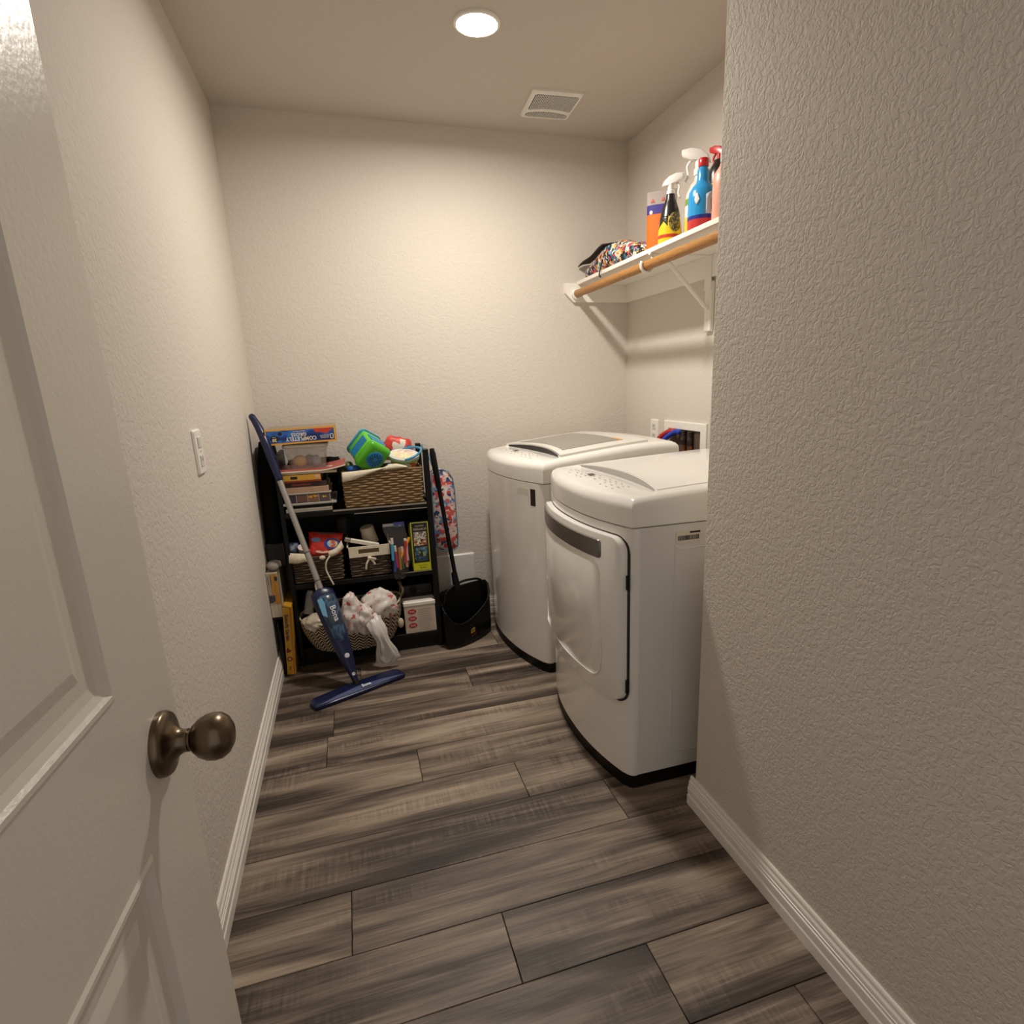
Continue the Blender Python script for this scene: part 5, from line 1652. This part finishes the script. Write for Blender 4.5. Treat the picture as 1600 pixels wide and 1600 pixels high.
# ------------------------------------------------------------------ lobby dustpan with upright handle
def dustpan():
    t = thing('lobby_dustpan', 'black upright dustpan with long handle beside the washer', 'dustpan', (0.88, -0.33, 0))
    a = radians(20)
    u = Vector((cos(a), sin(a), 0)); v = Vector((-sin(a), cos(a), 0))
    plan = [(0.764, -0.424), (0.776, -0.434), (0.80, -0.436), (0.84, -0.428), (0.89, -0.404), (0.94, -0.368), (0.985, -0.328), (1.015, -0.292), (1.028, -0.262), (1.030, -0.225), (1.022, -0.195), (1.0, -0.178), (0.95, -0.170), (0.86, -0.168), (0.79, -0.170), (0.770, -0.178), (0.764, -0.195), (0.764, -0.30), (0.764, -0.36)]
    ctr = (0.885, -0.29)
    mb = M_BLACK
    def hgt(x, y):
        f = min(1, max(0, (y + 0.436 - 0.30 * max(0, x - 0.80)) / 0.16))
        lf = max(0, 1 - (x - 0.764) / 0.05)
        return 0.120 + 0.108 * f ** 0.8 * (1 - 0.25 * lf) + 0.075 * lf * (1 - f) + 0.03 * max(0, (x - 0.85) / 0.18) * f
    def shrink(k): return [(ctr[0] + (x - ctr[0]) * k, ctr[1] + (y - ctr[1]) * k) for x, y in plan]
    bm = BM()
    lv = [[(x, y, 0.0) for x, y in shrink(0.93)], [(x, y, 0.006) for x, y in shrink(0.985)]]
    for k in range(1, 7):
        lv.append([(x, y, hgt(x, y) * k / 6) for x, y in plan])
    lv.append([(x, y, hgt(*q) - 0.001) for (x, y), q in zip(shrink(0.955), plan)])
    lv.append([(x, y, 0.02) for x, y in shrink(0.90)])
    ring_loft(bm, lv, True)
    o = obj('pan_shell', bm, mat('black rubbed plastic', '#060505', 0.45, spec=0.3), t); autosmooth(o, 50)
    rim = [(x, y, hgt(x, y) + 0.002) for x, y in plan]
    rim.append(rim[0])
    obj('rim_bead', tb(rim, 0.0040, 6), mb, t, smooth=True)
    # yoke arms up to the handle
    hb = Vector((0.852, -0.318, 0.300))
    for ends in (((0.775, -0.35, 0.20), (0.790, -0.345, 0.262), (0.825, -0.33, 0.290)), ((1.012, -0.235, 0.20), (0.985, -0.255, 0.285), (0.905, -0.295, 0.305))):
        obj('yoke_arm', tb(curve_pts([*ends, hb], 16), 0.006, 8), mb, t, smooth=True)
    obj('socket', tb([hb - Vector((0, 0, 0.03)), hb + Vector((-0.010, 0, 0.06))], [0.019, 0.0145], 12), mb, t)
    top = Vector((0.774, -0.352, 0.985))
    d = (top - hb).normalized()
    o = obj('handle_pole', tb([hb, hb + d * 0.50], 0.0105, 12), mb, t); autosmooth(o)
    o = obj('handle_grip', tb([hb + d * 0.50, hb + d * 0.505, hb + d * 0.665, hb + d * 0.69], [0.0115, 0.0135, 0.0145, 0.010], 12), mb, t); autosmooth(o)
    my = mat('sticker yellow', '#c0963a', 0.5)
    a = radians(37); u = Vector((cos(a), sin(a), 0)); v = Vector((-sin(a), cos(a), 0))
    cpt = Vector((0.905, -0.3955, 0.068))
    obj('sticker', plate([(-0.014, -0.011), (0.016, -0.009), (0.016, 0.015), (-0.002, 0.013), (-0.014, 0.006)], cpt, u, (0, 0, 1), 0.0008), my, t)
    text_mesh('sticker_lettering', 'GT', 0.017, M_BLACK, t, cpt - v * 0.0012 + Vector((0, 0, 0.001)), u, (0, 0, 1), bold=0.0004)
    obj('sticker_stripe', plate([(-0.016, -0.004), (0.020, 0.002), (0.020, 0.006), (-0.016, 0.000)], Vector((0.908, -0.3930, 0.044)), u, (0, 0, 1), 0.0008), mat('sticker maroon', '#6e3036', 0.5), t)
dustpan()

# ------------------------------------------------------------------ floral tote hanging on the rack side
def tote():
    t = thing('tote_bag', 'floral tote bag in red, pink and navy hanging beside the rack', 'tote bag', (0.832, -0.19, 0.455))
    m = print_mat('floral print', ['#cfc2ba', '#b8382e', '#2b3a66', '#d0a6a4', '#5f86ac', '#cfc8c0', '#d4b4b0', '#c2554a'], 60, rough=0.7)
    pts = [(0.800, 0.455), (0.862, 0.452), (0.885, 0.468), (0.890, 0.52), (0.889, 0.64), (0.888, 0.76), (0.882, 0.82), (0.862, 0.855), (0.838, 0.866), (0.800, 0.868), (0.778, 0.850), (0.772, 0.74), (0.770, 0.58), (0.775, 0.475)]
    cxz = (0.831, 0.66)
    rings = []
    for y, s in ((-0.235, 0.86), (-0.228, 0.97), (-0.19, 1.0), (-0.15, 0.97), (-0.143, 0.86)):
        rings.append([(cxz[0] + (x - cxz[0]) * s + 0.004 * noise.noise(Vector((x * 40, z * 40, y * 20))), y + 0.006 * noise.noise(Vector((x * 30, z * 12, y * 9))), cxz[1] + (z - cxz[1]) * (1 - (1 - s) * 0.35)) for x, z in pts])
    bm = BM(); ring_loft(bm, rings, True)
    obj('bag_body', bm, m, t, smooth=True)
    mp = mat('blue piping', '#5f86a0', 0.6)
    pp = [(x, -0.232, z) for x, z in pts]
    obj('piping', tb([(cxz[0] + (x - cxz[0]) * 0.97, y, z) for x, y, z in pp] + [(cxz[0] + (pp[0][0] - cxz[0]) * 0.97, pp[0][1], pp[0][2])], 0.0028, 6), mp, t, smooth=True)
    obj('carry_strap', tb(curve_pts([(0.80, -0.19, 0.862), (0.782, -0.15, 0.93), (0.770, -0.06, 0.955), (0.764, -0.040, 0.975)], 16), 0.006, 6), mp, t, smooth=True)
tote()

# ------------------------------------------------------------------ things on the high shelf
def spray_head(t, c, m, facing=(0, -1), scale=1.0, mtrig=None):
    """pistol sprayer: collar, neck, hood with nozzle, trigger; c = top of the bottle neck"""
    f = Vector((*facing, 0)).normalized(); s = Vector((-f.y, f.x, 0)); c = Vector(c)
    k = scale
    o = obj('collar', lt([(0.0155 * k, 0), (0.0155 * k, 0.016 * k), (0.012 * k, 0.019 * k), (0.012 * k, 0.045 * k)], c, (0, 0, 1), 18), m, t); autosmooth(o)
    prof = [(-0.030, 0.052), (-0.036, 0.038), (-0.020, 0.040), (-0.012, 0.034), (0.016, 0.036), (0.020, 0.045), (0.046, 0.050), (0.048, 0.066), (0.020, 0.072), (-0.010, 0.066)]
    prof = [(-0.034, 0.030), (-0.012, 0.038), (0.018, 0.040), (0.046, 0.052), (0.050, 0.058), (0.050, 0.072), (0.022, 0.074), (-0.006, 0.066), (-0.026, 0.050)]
    bm = BM()
    ring_loft(bm, [[c + f * (a * k) + s * (w_ * k) + Vector((0, 0, b * k)) for a, b in prof] for w_ in (-0.012, 0.012)], True)
    bmesh.ops.bevel(bm, geom=list(bm.edges), offset=0.003 * k, segments=2, affect='EDGES', profile=0.5)
    o = obj('sprayer_hood', bm, m, t); autosmooth(o, 45)
    obj('trigger', tb(curve_pts([c + f * (0.022 * k) + Vector((0, 0, 0.044 * k)), c + f * (0.034 * k) + Vector((0, 0, 0.028 * k)), c + f * (0.030 * k) + Vector((0, 0, 0.004 * k)), c + f * (0.038 * k) + Vector((0, 0, -0.012 * k))], 10), 0.0048 * k, 6), mtrig or m, t, smooth=True)

def shelf_items():
    S = SHZ + 0.0006
    VIEW = radians(240.6)          # direction in which the labels face the room
    def decal(nm, t, c, rad, z0, z1, a0, a1, m, n=8, k=4, zf=None):
        """a label wrapped on a round body; rad may be a function of height"""
        bm = BM()
        R = rad if callable(rad) else (lambda z: rad)
        G = [[], []]
        for s_ in (0, 1):
            for i in range(n + 1):
                a = VIEW + radians(a0 + (a1 - a0) * i / n)
                za, zb = (z0, z1) if zf is None else zf(i / n)
                G[s_].append([bm.verts.new((c[0] + (R(za + (zb - za) * q / k) + 0.0008 * s_) * cos(a), c[1] + (R(za + (zb - za) * q / k) + 0.0008 * s_) * sin(a), c[2] + za + (zb - za) * q / k)) for q in range(k + 1)])
        for g in G:
            for a, b in zip(g, g[1:]):
                for q in range(k): bm.faces.new((a[q], a[q + 1], b[q + 1], b[q]))
        for i in range(n):
            for q in (0, k): bm.faces.new((G[0][i][q], G[0][i + 1][q], G[1][i + 1][q], G[1][i][q]))
        for i in (0, n):
            for q in range(k): bm.faces.new((G[0][i][q], G[0][i][q + 1], G[1][i][q + 1], G[1][i][q]))
        return obj(nm, bm, m, t, smooth=True)

    # orange pouch
    pc = (1.762, -0.690, S)
    t = thing('detergent_pouch', 'orange and purple stand up detergent pouch on the high shelf', 'pouch', pc)
    n = 10
    def pouch_ring(f, th):
        z = S + 0.248 * f
        pts = []
        for i in range(2 * n):
            a = 2 * pi * i / (2 * n)
            ca, sa = cos(a), sin(a)
            pts.append((pc[0] + th * sa, pc[1] + 0.062 * (abs(ca) ** 0.45) * (1 if ca > 0 else -1), z))
        return pts
    segs = [('orange_belly', [(0, 0.030), (0.1, 0.032), (0.35, 0.028), (0.58, 0.020), (0.64, 0.0175)], mat('pouch orange', '#d96a1c', 0.6, spec=0.25)),
            ('purple_band', [(0.64, 0.0177), (0.72, 0.0145), (0.79, 0.012)], mat('pouch purple', '#3d3486', 0.6, spec=0.25)),
            ('pale_top', [(0.79, 0.0118), (0.9, 0.006), (1.0, 0.002)], mat('pouch grey', '#a89c96', 0.7, spec=0.2))]
    for nm, lv, m in segs:
        bm = BM(); ring_loft(bm, [pouch_ring(f, th) for f, th in lv], True)
        o = obj(nm, bm, m, t); autosmooth(o, 50)
    for zz, yy in ((0.205, -0.655), (0.207, -0.700)):
        obj('red_mark', plate([(-0.009, 0), (0.009, 0), (0, 0.014)], (pc[0] - 0.0105, yy, S + zz), (0, -1, 0), (0, 0, 1), 0.001), mat('mark red', '#c8503a', 0.5), t)
    for zz in (0.166,):
        obj('white_mark', plate(ellipse(12, 0.007, 0.008 if zz > .15 else 0.012), (pc[0] - (0.0165 if zz > 0.15 else 0.0285), -0.650, S + zz), (0, -1, 0), (0, 0, 1), 0.0015), mat('mark pale', '#e6d8c8', 0.4), t)
    xform_thing(t, Matrix.Rotation(radians(48), 4, 'Z'))

    # black and yellow spray bottle
    c = (1.708, -0.862, S)
    t = thing('spray_bottle', 'black and yellow spray bottle with white trigger on the high shelf', 'spray bottle', c)
    mk = mat('bottle black', '#221f1d', 0.28); my = mat('bottle yellow', '#e6c320', 0.28)
    o = obj('bottle_body', lt([(0.0, 0.0), (0.042, 0.0), (0.046, 0.006), (0.046, 0.04), (0.043, 0.075), (0.039, 0.100)], c, (0, 0, 1), 32), my, t); autosmooth(o)
    o = obj('bottle_shoulder', lt([(0.039, 0.100), (0.034, 0.125), (0.026, 0.150), (0.018, 0.168), (0.0165, 0.184)], c, (0, 0, 1), 32), mk, t); autosmooth(o)
    obj('red_band', lt([(0.0464, 0.024), (0.0464, 0.036)], c, (0, 0, 1), 32), mat('band red', '#c03c24', 0.35), t)
    def rb(z): return 0.0464 - max(0, z - 0.04) * 0.118
    decal('dark_label', t, c, rb, 0, 0, -75, -12, mk, zf=lambda f: (0.094 - 0.030 * f * f, 0.101))
    decal('dark_label', t, c, rb, 0, 0, -75, -40, mk, zf=lambda f: (0.060 + 0.02 * f, 0.100))
    decal('round_label', t, c, lambda z: rb(z) + 0.0006, 0, 0, -8, 62, print_mat('label gold', ['#3a3420', '#8a7a3a', '#5a5028', '#2a2618', '#a08c40'], 140), n=14, zf=lambda f: (0.078 - 0.034 * sqrt(max(0, 1 - (2 * f - 1) ** 2)), 0.078 + 0.036 * sqrt(max(0, 1 - (2 * f - 1) ** 2))))
    spray_head(t, (c[0], c[1], S + 0.180), mat('sprayer white', '#ece8e2', 0.35), (0.75, -0.66), 1.0)

    # white and green sprayer jug
    c = (1.792, -0.925, S)
    t = thing('spray_bottle', 'large white spray bottle with green stripe behind the blue bottle', 'spray bottle', c)
    o = obj('bottle_body', lt([(0.0, 0), (0.044, 0), (0.048, 0.006), (0.048, 0.15), (0.045, 0.175), (0.030, 0.205), (0.017, 0.220), (0.0165, 0.240)], c, (0, 0, 1), 28), mat('milky plastic', '#d9d6ce', 0.35), t); autosmooth(o)
    obj('green_stripe', lt([(0.0484, 0.132), (0.0484, 0.154)], c, (0, 0, 1), 28), mat('stripe green', '#7aa63a', 0.4), t)
    obj('label_wrap', lt([(0.0486, 0.02), (0.0486, 0.131)], c, (0, 0, 1), 28), mat('label white', '#ece9e2', 0.4), t)
    decal('yellow_patch', t, c, 0.0490, 0.030, 0.090, -80, -25, mat('label yellow', '#e6c83c', 0.4))
    spray_head(t, (c[0], c[1], S + 0.236), mat('sprayer white', '#ece8e2', 0.35), (-0.75, 0.66), 1.30)

    # blue bottle with red cap
    c = (1.708, -1.092, S)
    t = thing('cleaner_bottle', 'blue cleaner bottle with red cap at the front of the high shelf', 'bottle', c)
    o = obj('bottle_body', lt([(0.0, 0), (0.048, 0), (0.051, 0.005), (0.051, 0.040)], c, (0, 0, 1), 32), mat('base red', '#c8363a', 0.3), t); autosmooth(o)
    obj('stripe', lt([(0.0514, 0.036), (0.0514, 0.048)], c, (0, 0, 1), 32), mat('stripe navy', '#24308a', 0.3), t)
    o = obj('bottle_upper', lt([(0.0508, 0.040), (0.050, 0.10), (0.0475, 0.128), (0.036, 0.146), (0.0235, 0.158), (0.0205, 0.170), (0.0205, 0.198), (0.015, 0.206), (0.014, 0.214)], c, (0, 0, 1), 32), mat('bottle blue', '#2d97d6', 0.22), t); autosmooth(o)
    o = obj('cap', lt([(0.0168, 0.210), (0.0178, 0.212), (0.0172, 0.234), (0.015, 0.237), (0, 0.237)], c, (0, 0, 1), 20), mat('cap red', '#c8282c', 0.3), t); autosmooth(o)
    def rl(z): return 0.0512 - max(0, z - 0.1) * 0.08
    decal('front_label', t, c, rl, 0, 0, 12, 95, mat('label grey blue', '#b9c3cc', 0.35), zf=lambda f: (0.050, 0.105 + 0.020 * sin(pi * min(1, f * 0.8 + 0.1))))
    decal('dark_label', t, c, lambda z: rl(z) + 0.001, 0, 0, 34, 90, print_mat('label dark print', ['#2a2a3c', '#7a2a30', '#1c2030', '#45486a'], 90), zf=lambda f: (0.055, 0.098 + 0.018 * sin(pi * min(1, f))))
    decal('bright_splash', t, c, rl, 0, 0, -34, -14, mat('splash white', '#e6eef2', 0.3), zf=lambda f: (0.098 - 0.016 * sin(pi * f), 0.098 + 0.020 * sin(pi * f)))

    # dark bottle with red trigger
    c = (1.812, -1.030, S)
    t = thing('spray_bottle', 'black spray bottle with red trigger next to the partition edge', 'spray bottle', c)
    o = obj('bottle_body', lt([(0.0, 0), (0.040, 0), (0.043, 0.006), (0.043, 0.13), (0.040, 0.155)], c, (0, 0, 1), 28), print_mat('dark bottle print', ['#1c2a1c', '#d8b020', '#16301e', '#20201c', '#2a4a2a'], 40, rough=0.3), t); autosmooth(o)
    obj('yellow_band', lt([(0.0408, 0.160), (0.0408, 0.176)], c, (0, 0, 1), 28), mat('band yellow', '#c9b53a', 0.35), t)
    o = obj('bottle_shoulder', lt([(0.040, 0.155), (0.0395, 0.205), (0.034, 0.230), (0.022, 0.248), (0.018, 0.258)], c, (0, 0, 1), 28), mk, t); autosmooth(o)
    spray_head(t, (c[0], c[1], S + 0.246), mat('trigger red', '#c22a2a', 0.3), (-0.3, 1), 0.85)

    # peach bottle cut by the partition
    c = (1.715, -1.222, S)
    t = thing('detergent_bottle', 'peach coloured bottle half hidden by the partition edge', 'bottle', c)
    o = obj('bottle_body', lt([(0.0, 0), (0.040, 0), (0.043, 0.006), (0.043, 0.12), (0.040, 0.15), (0.022, 0.175), (0.018, 0.19)], c, (0, 0, 1), 28), mat('peach plastic', '#e3a58e', 0.35), t); autosmooth(o)
    o = obj('cap', lt([(0.020, 0.188), (0.020, 0.216), (0.0, 0.218)], c, (0, 0, 1), 20), mat('cap white', '#e6e2dc', 0.35), t); autosmooth(o)

    # patterned clutch bag lying at the end of the shelf
    t = thing('patterned_bag', 'black lined cloth bag with bright diamond pattern lying on the shelf end', 'bag', (1.72, -0.32, S))
    m = print_mat('diamond print', ['#1a1718', '#d9a24a', '#c23a52', '#e2ddd2', '#2f6f8c', '#d8752c', '#16140f', '#7fa0b8', '#1c1a1a', '#d8c8a0'], 70, rough=0.75)
    stations = [(-0.022, 0.040, 0.040), (-0.06, 0.060, 0.058), (-0.14, 0.074, 0.066), (-0.24, 0.090, 0.070), (-0.34, 0.112, 0.075), (-0.41, 0.120, 0.074), (-0.48, 0.094, 0.070), (-0.56, 0.080, 0.060), (-0.62, 0.056, 0.050), (-0.645, 0.026, 0.035)]
    rings = []
    for y, h, hw_ in stations:
        ring = []
        for k in range(18):
            a = 2 * pi * k / 18
            ca, sa = cos(a), sin(a)
            jit = 1 + 0.16 * noise.noise(Vector((ca * 2, sa * 2, y * 14)))
            ring.append((1.735 + hw_ * 1.15 * (abs(ca) ** 0.7) * (1 if ca > 0 else -1) * jit, y, S + max(0.0, h * (0.5 + 0.5 * sa) * jit)))
        rings.append(ring)
    bm = BM(); ring_loft(bm, rings, True)
    o = obj('bag_body', bm, m, t); autosmooth(o, 45)
    # open flap: a dark-lined sheet rising to the middle
    cloth = BM()
    rows = []
    for i in range(13):
        f = i / 12
        y = -0.012 - 0.30 * f
        zb = S + 0.076 + 0.036 * f
        rows.append([(1.646 + 0.01 * f, y, zb - 0.010 * (1 - f) + 0.004 * sin(9 * f)), (1.675, y, zb + 0.004), (1.715, y, zb + 0.010)])
    A = [[cloth.verts.new(p) for p in r] for r in rows]; Bv = [[cloth.verts.new((p[0], p[1], p[2] + 0.005)) for p in r] for r in rows]
    for G in (A, Bv):
        for a, b in zip(G, G[1:]):
            for j in range(2): cloth.faces.new((a[j], a[j + 1], b[j + 1], b[j]))
    for i in range(12):
        for j in (0, 2): cloth.faces.new((A[i][j], A[i + 1][j], Bv[i + 1][j], Bv[i][j]))
    for i in (0, 12):
        for j in range(2): cloth.faces.new((A[i][j], A[i][j + 1], Bv[i][j + 1], Bv[i][j]))
    obj('flap', cloth, mat('bag lining dark', '#2a201c', 0.7), t, smooth=True)
    obj('draw_cord', tb(curve_pts([(1.665, -0.315, S + 0.085), (1.652, -0.325, S + 0.05), (1.636, -0.335, S + 0.010), (1.628, -0.338, S - 0.022), (1.632, -0.345, S - 0.034)], 18), 0.0035, 6), M_BLACK, t, smooth=True)
shelf_items()
